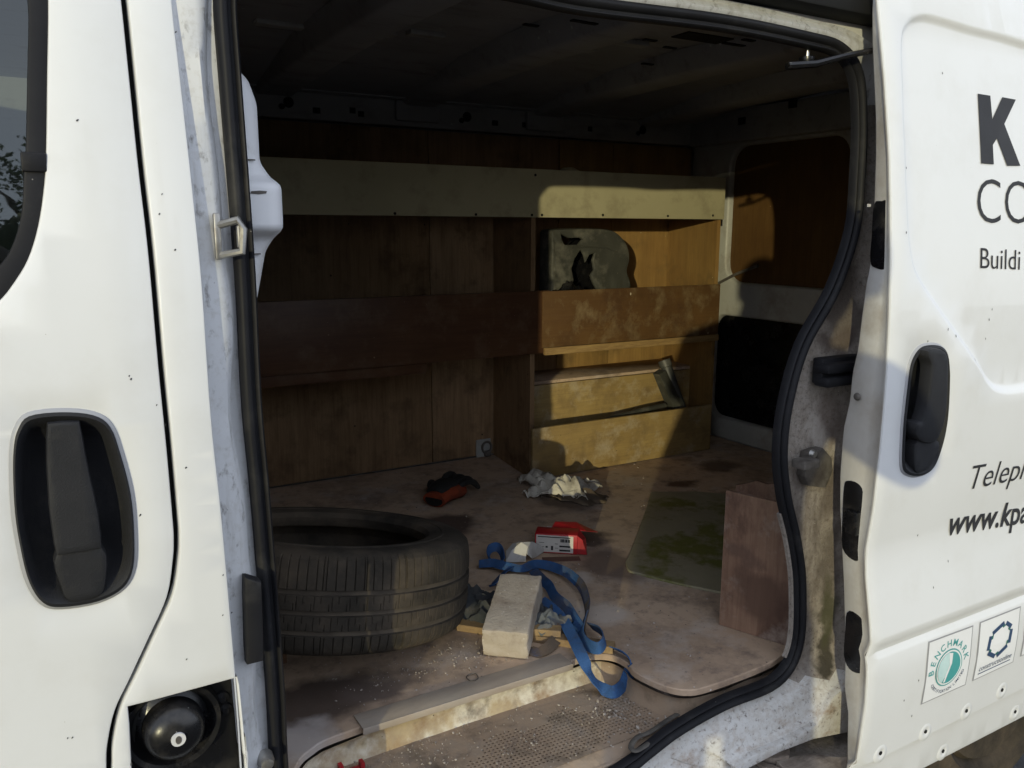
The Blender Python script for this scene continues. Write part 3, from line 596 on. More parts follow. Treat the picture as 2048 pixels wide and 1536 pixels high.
# floor: plywood sheet with a cut-out for the step
fe = cr([(.318,.239),(.353,.274),(.45,.294),(.908,.299),(.965,.296),(.998,.272),(1.006,.235),(.998,.195),(1.016,.126),(1.05,.090),(1.11,.082),(1.215,.083),(1.275,.088)], 5)
floor_out = [(.13,.17),(.285,.19)] + fe + [(1.36,.11),(2.53,.11),(2.53,1.776),(.13,1.776)]
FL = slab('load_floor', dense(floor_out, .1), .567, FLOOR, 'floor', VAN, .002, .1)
well = [(p[0], p[1]) for p in fe]
# riser of the step well under the sheet's edge
nnw = normals(well, False); v = []; Lw = len(well)
for d, z in ((.006, .566), (.001, .560), (-.001, .548), (.003, .532), (.007, .523), (.010, .518)):
    v += [(p[0]+n[0]*d, p[1]+n[1]*d, z + .0015*math.sin(p[0]*60)) for p, n in zip(well, nnw)]
mk('step_riser', v, [(j*Lw+i, j*Lw+i+1, (j+1)*Lw+i+1, (j+1)*Lw+i) for j in range(5) for i in range(Lw-1)], ['riser', 'tread'], VAN, 60)
for pl in bpy.data.objects['step_riser'].data.polygons:
    if pl.center.x > -.02: pl.material_index = 1
box('floor_underside', (.13,.345,.50), (2.53,1.82,.564), 'floor_metal', VAN, 0)
box('floor_underside', (1.02,.13,.50), (2.53,.282,.5635), 'floor_metal', VAN, 0)
tp = [(.26,.068),(1.30,.068),(1.30,.13),(1.03,.13),(1.03,.33),(.26,.33)]
TR = slab('step_tread', tp, .470, .5205, 'tread', VAN, .002, .0085, zf=lambda x, y: (-.008 if .572 < x < 1.008 and .106 < y < .25 else 0) - .014*sstep(.10, .066, y) - .001*noise.noise((x*20, y*20, 0)))
# raised lattice of the tread: thin bars leave rows of square pits
mb = MB(); mbp = MB()
c0, c1 = (.56, .094), (1.03, .27); px_ = .0086; nx, ny = int((c1[0]-c0[0])/px_), int((c1[1]-c0[1])/px_)
mbp.box((c0[0], c0[1], .505), (c0[0]+nx*px_, c0[1]+ny*px_, .5168))
for i in range(nx):
    for j in range(ny):
        x, y = c0[0]+i*px_, c0[1]+j*px_; b = .0021; zt = .5212
        e = min(i, nx-1-i, (j+1)*1.5, (ny-1-j)*.8)/6 - .75 + .9*noise.noise((x*14, y*14, 3.3)) + .5*(x-.7)
        if e < random.uniform(-.25, .1):                       # pit choked with dirt
            mb.add([(x, y, zt), (x+px_, y, zt), (x+px_, y+px_, zt), (x, y+px_, zt)], [(0,1,2,3)]); continue
        o4 = [(x, y), (x+px_, y), (x+px_, y+px_), (x, y+px_)]; i4 = [(x+b, y+b), (x+px_-b, y+b), (x+px_-b, y+px_-b), (x+b, y+px_-b)]
        v8 = [(*q, zt) for q in o4] + [(*q, zt) for q in i4] + [(*q, .5168) for q in i4]
        mb.add(v8, [(k, (k+1) % 4, 4+(k+1) % 4, 4+k) for k in range(4)] + [(4+k, 4+(k+1) % 4, 8+(k+1) % 4, 8+k) for k in range(4)])
mbp.build('tread_pit_base', 'tread_pit', TR); mb.build('tread_lattice', 'tread', TR, 0)
# aluminium angle on the floor's edge
mb = MB().box((.452,.284,.5805), (.905,.332,.5835), None, 0, .001).box((.452,.281,.570), (.905,.285,.5835), None, 0, .001); mb.build('edge_strip', 'strip', VAN)
# rubber lip lying along the foot of the opening
lip = [(0.9397, 0.0629, 0.53), (0.9089, 0.0543, 0.53), (0.8837, 0.0518, 0.53), (0.8867, 0.0672, 0.53), (0.9145, 0.0829, 0.53), (0.9448, 0.0835, 0.53), (1.0144, 0.1, 0.53), (1.0719, 0.1065, 0.53)]
MB().add(*tube([(p[0], p[1], .528) for p in cr(lip, 4)], .0055, 8, .5)).build('loose_seal_lip', 'rubber_dusty', VAN)
# sill and lower track below the opening
box('sill', (.20,-.004,.40), (.80,.10,.435), 'paint_sill', VAN, .004)
box('lower_track', (.80,-.075,.372), (1.75,.17,.392), 'paint_grimy', VAN, .004)
box('track_wall', (.80,.16,.392), (1.60,.17,.50), 'void', VAN, 0)
box('track_lip', (1.10,.055,.43), (1.40,.085,.45), 'paint_grimy', VAN, .006)
# upper track above the opening
box('upper_track', (.30,.02,1.832), (1.62,.10,1.868), 'void', VAN, .004)

# fittings on the rear post
st2 = [(1.2861, 0.045, 1.2244), (1.403, 0.045, 1.2118), (1.4096, 0.045, 1.1571), (1.2893, 0.045, 1.1662)]
for k in range(2):
    z0 = st2[3][2] + k*.026; box('guide_buffer', (st2[0][0]-.002*k, .012, z0), (st2[1][0]+.02, .05, z0+.020), 'rubber', VAN, .007)
box('guide_buffer_base', (st2[0][0]+.003, .03, st2[3][2]+.004), (st2[1][0]+.02, .055, st2[0][2]-.004), 'rubber', VAN, .004)
lt = ccw(dense(xz([(1.2832, 0.05, 1.0346), (1.323, 0.05, 1.0373), (1.3486, 0.05, 1.0155), (1.3545, 0.05, 0.9889), (1.3386, 0.05, 0.9581), (1.2896, 0.05, 0.9699), (1.2777, 0.05, 0.99)]), .01))
LT = panel('latch_plate', lt, [], lambda x, z: .042, 'steel_dirty', VAN, .01, .002, .02)
lq = [(1.2363, 0.03, 1.0212), (1.281, 0.03, 1.0048), (1.2907, 0.03, 1.0333)]
MB().box((lq[0][0], .012, lq[0][2]-.008), (lq[1][0], .045, lq[0][2]+.010), None, 0, .004).build('latch_tongue', 'steel_dirty', LT)
v, f = lathe([(0,-.004),(.006,-.004),(.009,.004)], (lq[2][0], .038, lq[2][2]), 'y', 14); mk('bolt', v, f, 'steel', LT)

# ------------------------------------------------------------------ sliding door (slid back, outside the body)
DX = 1.303
press = ccw(cr(xz([(1.3511, -0.0328, 1.785), (1.3416, -0.0526, 1.6808), (1.3384, -0.0706, 1.5706), (1.3418, -0.0805, 1.4856), (1.3499, -0.0868, 1.4253), (1.3708, -0.0909, 1.377), (1.4432, -0.0956, 1.3091), (1.5618, -0.0996, 1.2107), (1.6111, -0.1, 1.1643), (1.6582, -0.1, 1.1418), (1.7452, -0.1, 1.1354)])[0:11] + [(2.0,1.145),(2.33,1.145),(2.36,1.18),(2.36,1.72),(2.33,1.775),(2.25,1.785)] + xz([(1.7402, -0.0243, 1.8273), (1.5771, -0.0231, 1.8335), (1.4557, -0.0218, 1.8399), (1.4088, -0.0227, 1.8356), (1.3742, -0.0258, 1.8201)]), 4, True))
def dist_in(p, P):
    d = 9
    for i in range(len(P)):
        a, b = P[i-1], P[i]; ex, ez = b[0]-a[0], b[1]-a[1]; l = ex*ex+ez*ez or 1e-9
        t = max(0, min(1, ((p[0]-a[0])*ex+(p[1]-a[1])*ez)/l)); d = min(d, math.hypot(p[0]-a[0]-ex*t, p[1]-a[1]-ez*t))
    return d if inside(p, P) else -d
def yd(x, z, fast=False):
    y = lerp_table(YD, z)
    if .98 < z < 1.85 and x > 1.34: y += .010*sstep(-.002, .018, dist_in((x, z), press))
    return y
door_loop = dense([(DX,.34),(2.46,.34),(2.46,1.94),(DX,1.94)], .03)
zs_d = sorted(set([round(t, 3) for t in [.35+.045*i for i in range(34)]] + [.432,.437,.4415,.45,.492,.66,.668,.676,.683,.69,.706,.725,.739,.871,.82]))
rec = ccw(cr(xz([(1.4094, -0.0999, 1.2548), (1.4474, -0.1001, 1.2485), (1.4697, -0.101, 1.2246), (1.4812, -0.102, 1.1555), (1.4829, -0.102, 1.0974), (1.4725, -0.1011, 1.0449), (1.4535, -0.1004, 1.015), (1.4152, -0.1002, 1.0079), (1.376, -0.1005, 1.0187), (1.3602, -0.101, 1.0411), (1.3529, -0.102, 1.1034), (1.3537, -0.102, 1.168), (1.3586, -0.1011, 1.2222), (1.3792, -0.1001, 1.2486)]), 5, True))
SD = panel('sliding_door', door_loop, [offset(rec, .0038)], yd, 'paint', VAN, .05, .003, .004, extra=[offset(press, .002), offset(press, -.003), offset(press, -.008), offset(press, -.013), offset(press, -.018)], zs=zs_d, xs=[1.33+.05*i for i in range(23)])
inner = [(1.318, 0.006, 1.836), (1.318, -0.0015, 1.7672), (1.318, -0.0182, 1.6547), (1.318, -0.0246, 1.588), (1.318, -0.0295, 1.5042), (1.318, -0.0321, 1.4013), (1.318, -0.0265, 1.3616), (1.318, -0.0231, 1.3087), (1.318, -0.0198, 1.24), (1.318, -0.0128, 1.1987), (1.318, -0.0121, 1.1463), (1.318, -0.0028, 1.0894), (1.318, -0.0029, 1.0009), (1.318, -0.0092, 0.9306), (1.318, -0.0298, 0.792), (1.318, -0.0468, 0.6555), (1.318, -0.0515, 0.5782), (1.318, -0.0638, 0.5322), (1.318, -0.0722, 0.4153)]
IT = sorted((p[2], p[1]) for p in inner)
v = []; zl = [.34+.016*i for i in range(101)]
for z in zl:
    yo = lerp_table(YD, z); yi = lerp_table(IT, z)
    for a, y in ((0, yo+.003), (.0006, yo+.007), (.005, yo+.011), (.010, yo+(yi-yo)*.4), (.014, yi-.006), (.02, yi), (.05, yi+.002), (1.14, yi+.002)): v.append((DX-.003+a, y, z))
K = 8
mk('leading_edge', v, [(i*K+k, i*K+k+1, (i+1)*K+k+1, (i+1)*K+k) for i in range(100) for k in range(K-1)], 'paint_door_edge', SD, 50)
box('door_top', (DX,.012,1.936), (2.46,.03,1.943), 'paint', SD, .001)
def on_edge(name, L, m, parent, xo=-.004, T=.012):
    P = ccw([(p[1], p[2]) for p in L]); nn = normals(P); Lp = len(P); v = []
    pts, F = tri(P, (), 0); mb = MB(); x = 1.3135
    mb.add([(x+xo, a, b) for a, b in pts], F)
    for d, xx in ((0, 0), (.0015, .001), (.002, T)): v += [(x+xo+xx, p[0]+n[0]*d, p[1]+n[1]*d) for p, n in zip(P, nn)]
    mb.add(v, [(j*Lp+i, j*Lp+(i+1) % Lp, (j+1)*Lp+(i+1) % Lp, (j+1)*Lp+i) for j in range(2) for i in range(Lp)])
    return mb.build(name, m, parent, 40)
on_edge('guide_plate', cr([(1.312, -0.0371, 1.5031), (1.312, -0.0517, 1.5079), (1.312, -0.0703, 1.5074), (1.312, -0.0758, 1.4512), (1.312, -0.0812, 1.3963), (1.312, -0.0495, 1.395), (1.312, -0.0392, 1.407), (1.312, -0.038, 1.4509)], 3, True), 'gloss_black', SD)
on_edge('latch_plate', cr([(1.312, -0.0221, 0.9792), (1.312, -0.0286, 0.9928), (1.312, -0.0495, 0.9936), (1.312, -0.0636, 0.981), (1.312, -0.0687, 0.9388), (1.312, -0.0697, 0.8704), (1.312, -0.0671, 0.8507), (1.312, -0.0509, 0.8469), (1.312, -0.0294, 0.8615), (1.312, -0.0245, 0.9152)], 3, True), 'gloss_black', SD)
on_edge('guide_plate', cr([(1.312, -0.051, 0.736), (1.312, -0.0685, 0.7414), (1.312, -0.0937, 0.7299), (1.312, -0.0984, 0.6914), (1.312, -0.0978, 0.6399), (1.312, -0.0856, 0.6288), (1.312, -0.0654, 0.6282), (1.312, -0.0521, 0.6491), (1.312, -0.0508, 0.7008)], 3, True), 'gloss_black', SD)
lc = [(1.3, -0.0387, 0.9367), (1.3, -0.0574, 0.9375), (1.3, -0.0378, 0.9097)]
mb = MB()
for k in range(3):
    z = lc[0][2] - .012*k; mb.add(*tube([(1.300, lc[0][1]-.002+.008*math.cos(a), z+.005*math.sin(a)) for a in [R(40*j) for j in range(9)]], .002, 6))
mb.box((1.298, lc[1][1]-.006, lc[2][2]-.012), (1.309, lc[0][1]+.001, lc[0][2]+.006), None, 0, .002); mb.build('latch_claw', 'gloss_black', SD)
q = [(1.31, -0.0368, 1.1581)][0]
v, f = lathe([(0,-.003),(.0035,-.003),(.006,-.0015),(.0075,.001)], (0,0,0), 'y', 14); mk('screw', [(q[0]-.005+b, q[1]+a, q[2]+c) for a, b, c in v], f, 'steel_dirty', SD)
MB().box((1.306, lerp_table(YD, 1.72)+.02, 1.50), (1.313, -.028, 1.505)).build('edge_seam', 'paint_door_edge', SD)

# handle of the sliding door
ring = rec; ysd = lambda x, z: lerp_table(YD, z)
cx = sum(p[0] for p in rec)/len(rec); cz = sum(p[1] for p in rec)/len(rec); L = len(rec); v = []
prof = [(1.0, .006), (1.0, -.005), (.96, -.007), (.90, -.003), (.80, .010), (.62, .020), (.3, .024), (0, .024)]
for s, y in prof: v += [(cx+(p[0]-cx)*s, ysd(0, p[1])+y, cz+(p[1]-cz)*s) for p in rec]
mk('handle_recess', v, [(j*L+i, j*L+(i+1) % L, (j+1)*L+(i+1) % L, (j+1)*L+i) for j in range(7) for i in range(L)], 'plastic', SD, 50)
v, f = sweep_xz(rec, [(.0042,.0005),(.0032,-.0015),(0,-.003),(-.002,.001)], lambda i, p: ysd(0, p[1])); mk('handle_gasket', v, f, 'sticker_grey', SD, 60)
gp = ccw(cr(xz([(1.3845, -0.1182, 1.2452), (1.4139, -0.1183, 1.2449), (1.4362, -0.1188, 1.2314), (1.4425, -0.12, 1.1904), (1.4472, -0.12, 1.1338), (1.4442, -0.12, 1.0962), (1.4322, -0.1199, 1.0768), (1.3981, -0.12, 1.083), (1.3754, -0.12, 1.0971), (1.3699, -0.12, 1.1145), (1.3857, -0.12, 1.1163), (1.3946, -0.12, 1.1441), (1.3993, -0.12, 1.1897), (1.3983, -0.1191, 1.2234)]), 4, True))
panel('handle_grip', gp, [], lambda x, z: ysd(x, z)-.022+1.6*max(0, abs(z-1.19)-.05)**2, 'plastic', SD, .012, .005, .024)
gp = ccw(cr(xz([(1.3933, -0.108, 1.0771), (1.4557, -0.1077, 1.0671), (1.4488, -0.107, 1.0398), (1.4324, -0.1066, 1.0216), (1.4025, -0.1065, 1.0202), (1.3908, -0.1071, 1.0431)]), 4, True))
panel('lock_cover', gp, [], lambda x, z: ysd(x, z)-.009, 'plastic', SD, .015, .003, .02)

# lettering on the door
def on_door(name, v2, F, m, parent=None, lift=.0012, label=None):
    return mk(name, [(x, yd(x, z)-lift, z) for x, z in v2], F, m, parent or SD, 0, None, label)
P = ccw(xz([(1.5825, -0.0473, 1.7123), (1.6232, -0.0473, 1.712), (1.6254, -0.0547, 1.6685), (1.6633, -0.0473, 1.7124), (1.7096, -0.0475, 1.7113), (1.6649, -0.0558, 1.6618), (1.7123, -0.0689, 1.5845), (1.6671, -0.0692, 1.5828), (1.6367, -0.0607, 1.6329), (1.6221, -0.0629, 1.62), (1.6217, -0.069, 1.5837), (1.5807, -0.069, 1.5839)]))
pts, F = tri(P, (), 0); on_door('letter', pts, F, 'vinyl', label='heavy black capital K')
def lettering(s, ref, bold, shear, capheight=True, wscale=1.0, name='lettering', m='vinyl', parent=None, lift=.0012):
    """ref: three points on the door: baseline start, baseline end, top of first letter"""
    v, F = text_mesh(s, bold, shear); b0, b1, t0 = ref
    x0 = min(p[0] for p in v); x1 = max(p[0] for p in v)
    v1, _ = text_mesh(s[0], bold, 0); h = max(p[1] for p in v1)
    sx = (b1[0]-b0[0])/(x1-x0); sz = (t0[1]-b0[1])/h; sl = (b1[1]-b0[1])/(b1[0]-b0[0])
    return on_door(name, [(b0[0]+(p[0]-x0)*sx, b0[1]+p[1]*sz + (p[0]-x0)*sx*sl) for p in v], F, m, parent, lift, 'black vinyl lettering %s' % s if m == 'vinyl' else None)
lettering('CO', xz([(1.5665, -0.0818, 1.4732), (1.7511, -0.0819, 1.4724), (1.5704, -0.0724, 1.556)]), -.012, 0)
lettering('Buildi', xz([(1.5779, -0.0901, 1.3886), (1.7129, -0.0905, 1.3828), (1.575, -0.0866, 1.4269)]), -.004, 0)
lettering('Teleph', xz([(1.5941, -0.096, 0.9509), (1.8098, -0.0951, 0.9429), (1.5938, -0.098, 1.0001)]), -.006, .22)
lettering('www.kpa', xz([(1.5465, -0.0881, 0.8627), (1.8366, -0.0915, 0.8386), (1.5415, -0.0899, 0.8966)]), .018, .25)

# stickers
def sticker(c, name):
    p = [Vector(t) for t in xz(c)]          # TL TR BR BL
    def at(u, w): return tuple(p[3].lerp(p[2], u).lerp(p[0].lerp(p[1], u), w))
    G = [(i/4, j/4) for j in range(5) for i in range(5)]; F = [(j*5+i, j*5+i+1, (j+1)*5+i+1, (j+1)*5+i) for j in range(4) for i in range(4)]
    on_door('sticker_border', [at(u, w) for u, w in G], F, 'sticker_grey', lift=.0007)
    s = on_door(name, [at(.025+.95*u, .02+.96*w) for u, w in G], F, 'sticker', lift=.0012)
    return at
at1 = sticker([(1.4804, -0.1075, 0.6605), (1.6318, -0.1077, 0.6577), (1.6288, -0.1099, 0.5241), (1.4762, -0.11, 0.5252)], 'sticker')
def ell(at, cu, cw, ru, rw, n=40): return [at(cu+ru*math.cos(2*math.pi*k/n), cw+rw*math.sin(2*math.pi*k/n)) for k in range(n)]
def fill(at, loop, m, lift, name='print'):
    pts, F = tri(loop, (), 0); return on_door(name, pts, F, m, None, lift)
fill(at1, ell(at1, .50, .46, .295, .295), 'teal', .0018); fill(at1, ell(at1, .50, .46, .275, .275), 'sticker', .0021); fill(at1, ell(at1, .50, .46, .25, .25), 'teal', .0024)
fill(at1, [at1(.50+.25*math.cos(R(a)), .46+.25*math.sin(R(a))) for a in range(95, 245, 6)] + [at1(.43,.33), at1(.52,.52)], 'teal_pale', .0027)
fill(at1, [at1(.48,.70), at1(.56,.68), at1(.55,.52), at1(.44,.24), at1(.40,.24), at1(.50,.50)], 'sticker', .0029)
def arc_text(at, s, cu, cw, r, a0, a1, size, bold, m, flip=1):
    for k, ch in enumerate(s):
        if ch == ' ': continue
        v, F = text_mesh(ch, bold, 0); w = max(p[0] for p in v)
        a = R(a0+(a1-a0)*k/(len(s)-1)); rot = a-math.pi/2 if flip > 0 else a+math.pi/2
        V2 = []
        for px, py in v:
            X, Y = (px-w/2)*size, py*size
            V2.append(at(cu+r*math.cos(a)+X*math.cos(rot)-Y*math.sin(rot), cw+(r*math.sin(a)+X*math.sin(rot)+Y*math.cos(rot))))
        on_door('print', V2, F, m, None, .0018)
arc_text(at1, 'BENCHMARK', .50, .46, .335, 178, 12, .155, .008, 'teal')
arc_text(at1, 'CERTIFICATION LIMITED', .50, .46, .405, 212, 335, .072, .004, 'navy', -1)
at2 = sticker([(1.6548, -0.1076, 0.6587), (1.8074, -0.1077, 0.6582), (1.8043, -0.1102, 0.5268), (1.6514, -0.1101, 0.5256)], 'sticker')
hexv = [(.30,.70),(.62,.83),(.80,.70),(.76,.42),(.48,.28),(.25,.42)]
for k in range(6):
    a = Vector(hexv[k]); b = Vector(hexv[(k+1) % 6]); d = (b-a).normalized(); n = Vector((-d.y, d.x)); a2 = a+d*.035; b2 = b-d*.015
    fill(at2, [at2(*(a2+n*.04)), at2(*(b2+n*.04)), at2(*(b2-n*.03)), at2(*(a2-n*.03))], 'navy', .0018)
    c2 = b2; fill(at2, [at2(*(c2-n*.03)), at2(*(c2+d*.02-n*.065)), at2(*(c2-d*.05-n*.065)), at2(*(c2-d*.06-n*.03))], 'green_print', .0018)
v, F = text_mesh('constructionline', .0, .2); w = max(p[0] for p in v)
on_door('print', [at2(.10+.80*p[0]/w, .135+p[1]*.13) for p in v], F, 'navy', None, .0018)
fill(at2, [at2(.10,.085), at2(.88,.085), at2(.88,.10), at2(.10,.10)], 'navy', .0018)
at3 = sticker([(1.8288, -0.1077, 0.6578), (1.9994, -0.1077, 0.6579), (1.9975, -0.1101, 0.5259), (1.8293, -0.1108, 0.5333)], 'sticker')
# dimples of the missing trim clips, paint chips
for q in xz([(1.3668, -0.1013, 0.4531), (1.5099, -0.1013, 0.4529), (1.6506, -0.1017, 0.4553), (1.7804, -0.1031, 0.4653), (1.6177, -0.099, 0.3586), (1.8912, -0.099, 0.3662)]):
    v, f = lathe([(.022,.0006),(.017,-.0012),(.012,-.0022),(.007,-.0012),(.004,.0005),(0,.0005)], (0,0,0), 'y', 24)
    mk('clip_dimple', [(q[0]+a, yd(q[0], q[1])+b, q[1]+c) for a, b, c in v], f, 'paint', SD, 60)
    MB().add(*disc(q, .0042, .0042, yd(*q)-.0016, 16, .002)).build('clip_hole', 'void', SD)
for q in xz([(1.4686, -0.0969, 1.2802), (1.4089, -0.0976, 1.2609), (1.4441, -0.0985, 1.2374), (1.6234, -0.0956, 1.3082), (1.6154, -0.0965, 1.2893), (1.5695, -0.0994, 1.2149), (1.4949, -0.0975, 1.2657), (1.6082, -0.098, 1.2519), (1.4476, -0.0881, 0.8804), (1.5459, -0.0962, 0.8097), (1.4918, -0.1048, 0.7688), (1.4522, -0.1084, 0.5077), (1.4573, -0.1145, 0.5854), (1.4176, -0.1126, 0.5533), (1.478, -0.0418, 1.7401), (1.3549, -0.0711, 1.567), (1.3389, -0.0837, 1.4556), (1.4858, -0.1, 1.1374)]):
    P = [(q[0]+(.0007+.0009*random.random())*math.cos(a), q[1]+(.0014+.0026*random.random())*math.sin(a)) for a in [R(60*k) for k in range(6)]]
    pts, F = tri(P, (), 0); on_door('paint_chip', pts, F, 'print_black', None, .0006)
for q in xz([(0.0666, 0.0275, 1.5729), (0.1446, 0.0177, 1.497), (0.1396, 0.0155, 1.4748), (0.1532, 0.0115, 1.4347), (0.094, 0.0024, 1.2956), (0.0957, 0.0022, 1.292), (0.12, 0.0005, 1.2599), (0.1273, -0.0003, 1.2356), (0.1753, 0.0434, 1.6772), (0.1466, -0.0014, 1.1822), (0.093, -0.0023, 1.1333), (0.0819, -0.0028, 1.1125), (0.1803, -0.0018, 1.0405), (0.1318, 0.0001, 0.9411), (0.1768, -0.0008, 0.9882), (0.1877, -0.0008, 0.9889), (0.0026, 0.001, 0.8775), (-0.0024, 0.001, 0.8786)]):
    P = [(q[0]+(.0005+.0009*random.random())*math.cos(a), q[1]+(.0005+.0014*random.random())*math.sin(a)) for a in [R(60*k) for k in range(6)]]
    pts, F = tri(P, (), 0); mk('paint_chip', [(x+.4*(z-q[1]), ys(z)-.0006, z) for x, z in pts], F, 'print_black', FD if q[0] < .12 else SIDE, 0)
# roller arm carrying the door at the top corner
ar = [(1.3434, 0.02, 1.7735), (1.2753, 0.02, 1.7582), (1.2253, 0.02, 1.7434), (1.1782, 0.02, 1.7388), (1.1712, 0.02, 1.7477)]
mb = MB(); mb.add(*tube([(p[0], .0+.02*i, p[2]) for i, p in enumerate(ar[:4])], [.007,.008,.009,.010], 8, .7))
pn = [(1.2374, 0.06, 1.7693), (1.2387, 0.06, 1.7561), (1.2363, 0.06, 1.7542)]
mb.add(*lathe([(0,0),(.012,0),(.014,.004),(.014,.012),(0,.012)], (pn[0][0], .07, pn[2][2]-.006), 'z', 16)); mb.build('roller_arm', 'gloss_black', VAN)
MB().add(*tube([(pn[0][0], .07, pn[0][2]+.004), (pn[0][0], .07, pn[1][2])], .0042, 10)).build('roller_pin', 'chrome', VAN)

# cab seat seen dimly through the front window
box('cab_seat', (-.62,.35,.7), (-.12,.85,1.42), 'seat_cloth', VAN, .08)
# wheels outside the picture, so that the van stands on something
for wx in (-1.35, 2.05):
    for wy in (.14, 1.70):
        W = mk('wheel', *lathe([(.0,-.10),(.2,-.10),(.21,-.085),(.23,-.11),(.30,-.105),(.318,-.08),(.322,0),(.318,.08),(.30,.105),(.2,.1),(0,.1)], (wx, wy, .325), 'y', 40), 'tyre', VAN, 40)
box('underbody', (-1.6,.10,.28), (2.6,1.80,.40), 'void', VAN, .02)
# nose of the van
nose = [(-.5,1.86),(-.62,1.70),(-.80,1.45),(-.94,1.15),(-.955,.9),(-.866,.42),(-1.0,.40),(-1.02,.62),(-1.2,.70),(-1.5,.70),(-1.68,.62),(-1.70,.42),(-2.0,.40),(-2.05,.75),(-1.95,1.0),(-1.45,1.18),(-.95,1.75),(-.6,1.87)]
n2 = ccw(dense(nose, .08)); pts, F = tri(n2, (), .12)
mb = MB(); Ln = len(n2); mb.add([(x, ys(z)-.001, z) for x, z in pts], F); mb.add([(x, 1.88-ys(z), z) for x, z in pts], F)
v = [(p[0], y, p[1]) for y, s in ((0, 1), (1.88, -1)) for p in n2]
v = [(p[0], ys(p[1])-.001, p[1]) for p in n2] + [(p[0], 1.88-ys(p[1]), p[1]) for p in n2]
mb.add(v, [(i, (i+1) % Ln, Ln+(i+1) % Ln, Ln+i) for i in range(Ln)]); mb.build('nose', 'paint', VAN)
box('far_door', (-.95,1.84,.42), (.1,1.87,1.28), 'paint', VAN, .01)

# ================================================================== plywood shelving
SH = thing('shelving_unit', (1.3, 1.6, FLOOR), 'plywood shelving along the far wall with a cream fascia board on top', 'shelving')
FA = box('fascia_board', (.14,1.398,1.497), (2.356,1.411,1.654), 'fascia', SH, .0015)
for q in [(0.9962, 1.397, 1.5039), (1.2746, 1.397, 1.504), (1.4855, 1.397, 1.5047), (1.5249, 1.397, 1.5051), (1.7779, 1.397, 1.5078), (2.0739, 1.397, 1.5074), (2.2967, 1.397, 1.5116), (1.4979, 1.397, 1.6346)]:
    MB().add(*disc((q[0], q[2]), .0045, .0045, 1.3965, 12, .003)).build('screw_hole', 'void', FA)
box('top_shelf', (.14,1.413,1.500), (2.35,1.772,1.515), 'ply_box', SH, .001)
def upright(outl, z0, z1, m): return slab('upright', outl, z0, z1, m, SH, .001)
upright([(1.503,1.43),(1.521,1.43),(1.565,1.772),(1.547,1.772)], .582, 1.498, 'ply_lining')
upright([(2.338,1.415),(2.356,1.415),(2.42,1.772),(2.402,1.772)], .582, 1.498, 'ply_box')
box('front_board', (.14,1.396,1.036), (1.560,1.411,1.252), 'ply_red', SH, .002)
box('front_board', (1.526,1.388,1.056), (2.345,1.3955,1.250), 'ply_scuffed', SH, .002)
box('shelf_edging', (1.533,1.378,1.030), (2.340,1.394,1.0555), 'ply_edge', SH, .003)
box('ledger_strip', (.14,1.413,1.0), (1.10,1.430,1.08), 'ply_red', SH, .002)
box('middle_shelf', (.14,1.432,1.030), (1.498,1.772,1.044), 'ply_lining', SH, .001)
box('middle_shelf', (1.57,1.43,1.030), (2.335,1.772,1.044), 'ply_box', SH, .001)
KB = box('kick_board', (1.500,1.404,.583), (2.345,1.419,.768), 'ply_kick', SH, .0025)
box('wheel_arch_front', (1.575,1.56,.583), (2.39,1.574,.888), 'ply_kick', SH, .002)
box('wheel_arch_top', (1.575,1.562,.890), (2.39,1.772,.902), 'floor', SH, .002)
box('batten_strip', (1.60,1.42,.585), (1.625,1.435,.75), 'ply_edge', SH, .002)

# things on the shelves
CS = thing('plastic_case', (1.80, 1.57, 1.046), 'grey plastic tool case with a torn open side on the shelf', 'tool case')
o1 = ccw(cr(xz([(1.6523, 1.52, 1.4379), (1.6649, 1.52, 1.4502), (1.7781, 1.52, 1.454), (1.8981, 1.52, 1.4505), (1.95, 1.52, 1.4284), (1.9845, 1.52, 1.3892), (1.9933, 1.52, 1.3442), (1.9828, 1.52, 1.303), (1.9988, 1.52, 1.2591), (1.9982, 1.52, 1.2115)]), 4) + [(1.995,1.12),(1.985,1.05),(1.665,1.05),(1.650,1.10)])
h1 = ccw(xz([(1.6822, 1.52, 1.4432), (1.7171, 1.52, 1.4272), (1.7676, 1.52, 1.4289), (1.781, 1.52, 1.4216), (1.7593, 1.52, 1.402), (1.7023, 1.52, 1.4024), (1.689, 1.52, 1.4202)]))
h2 = ccw(xz([(1.742, 1.52, 1.2757), (1.7346, 1.52, 1.3158), (1.7471, 1.52, 1.3535), (1.7751, 1.52, 1.3874), (1.789, 1.52, 1.3656), (1.7964, 1.52, 1.34), (1.8115, 1.52, 1.3671), (1.8362, 1.52, 1.3723), (1.8278, 1.52, 1.3468), (1.8379, 1.52, 1.3099), (1.8202, 1.52, 1.2901), (1.8346, 1.52, 1.262), (1.8611, 1.52, 1.2165), (1.7188, 1.52, 1.2218)]))
panel('case_front', o1, [offset(h1, .005), offset(h2, .004)], lambda x, z: 1.52 + .006*noise.noise((x*30, 0, z*30)) + .004*math.sin(x*90)*sstep(1.30, 1.26, z), 'case_grey', CS, .02, .006, .009)
v, f = sweep_xz(o1, [(.0055,.004),(.0075,.012),(.0075,.078),(0,.082),(0,.004)], 1.52); mk('case_shell', v, f, 'case_grey', CS, 50)
panel('case_back', offset(o1, -.004), [offset(h1, .004)], lambda x, z: 1.60, 'gloss_black', CS, .05, .004, -.02)
sg = [(1.696, 1.517, 1.3989), (1.7773, 1.517, 1.3965), (1.8908, 1.517, 1.3883), (1.9378, 1.517, 1.373)]
MB().add(*tube([(p[0], 1.519, p[2]) for p in sg], .004, 6)).build('moulded_ridge', 'case_grey', CS)
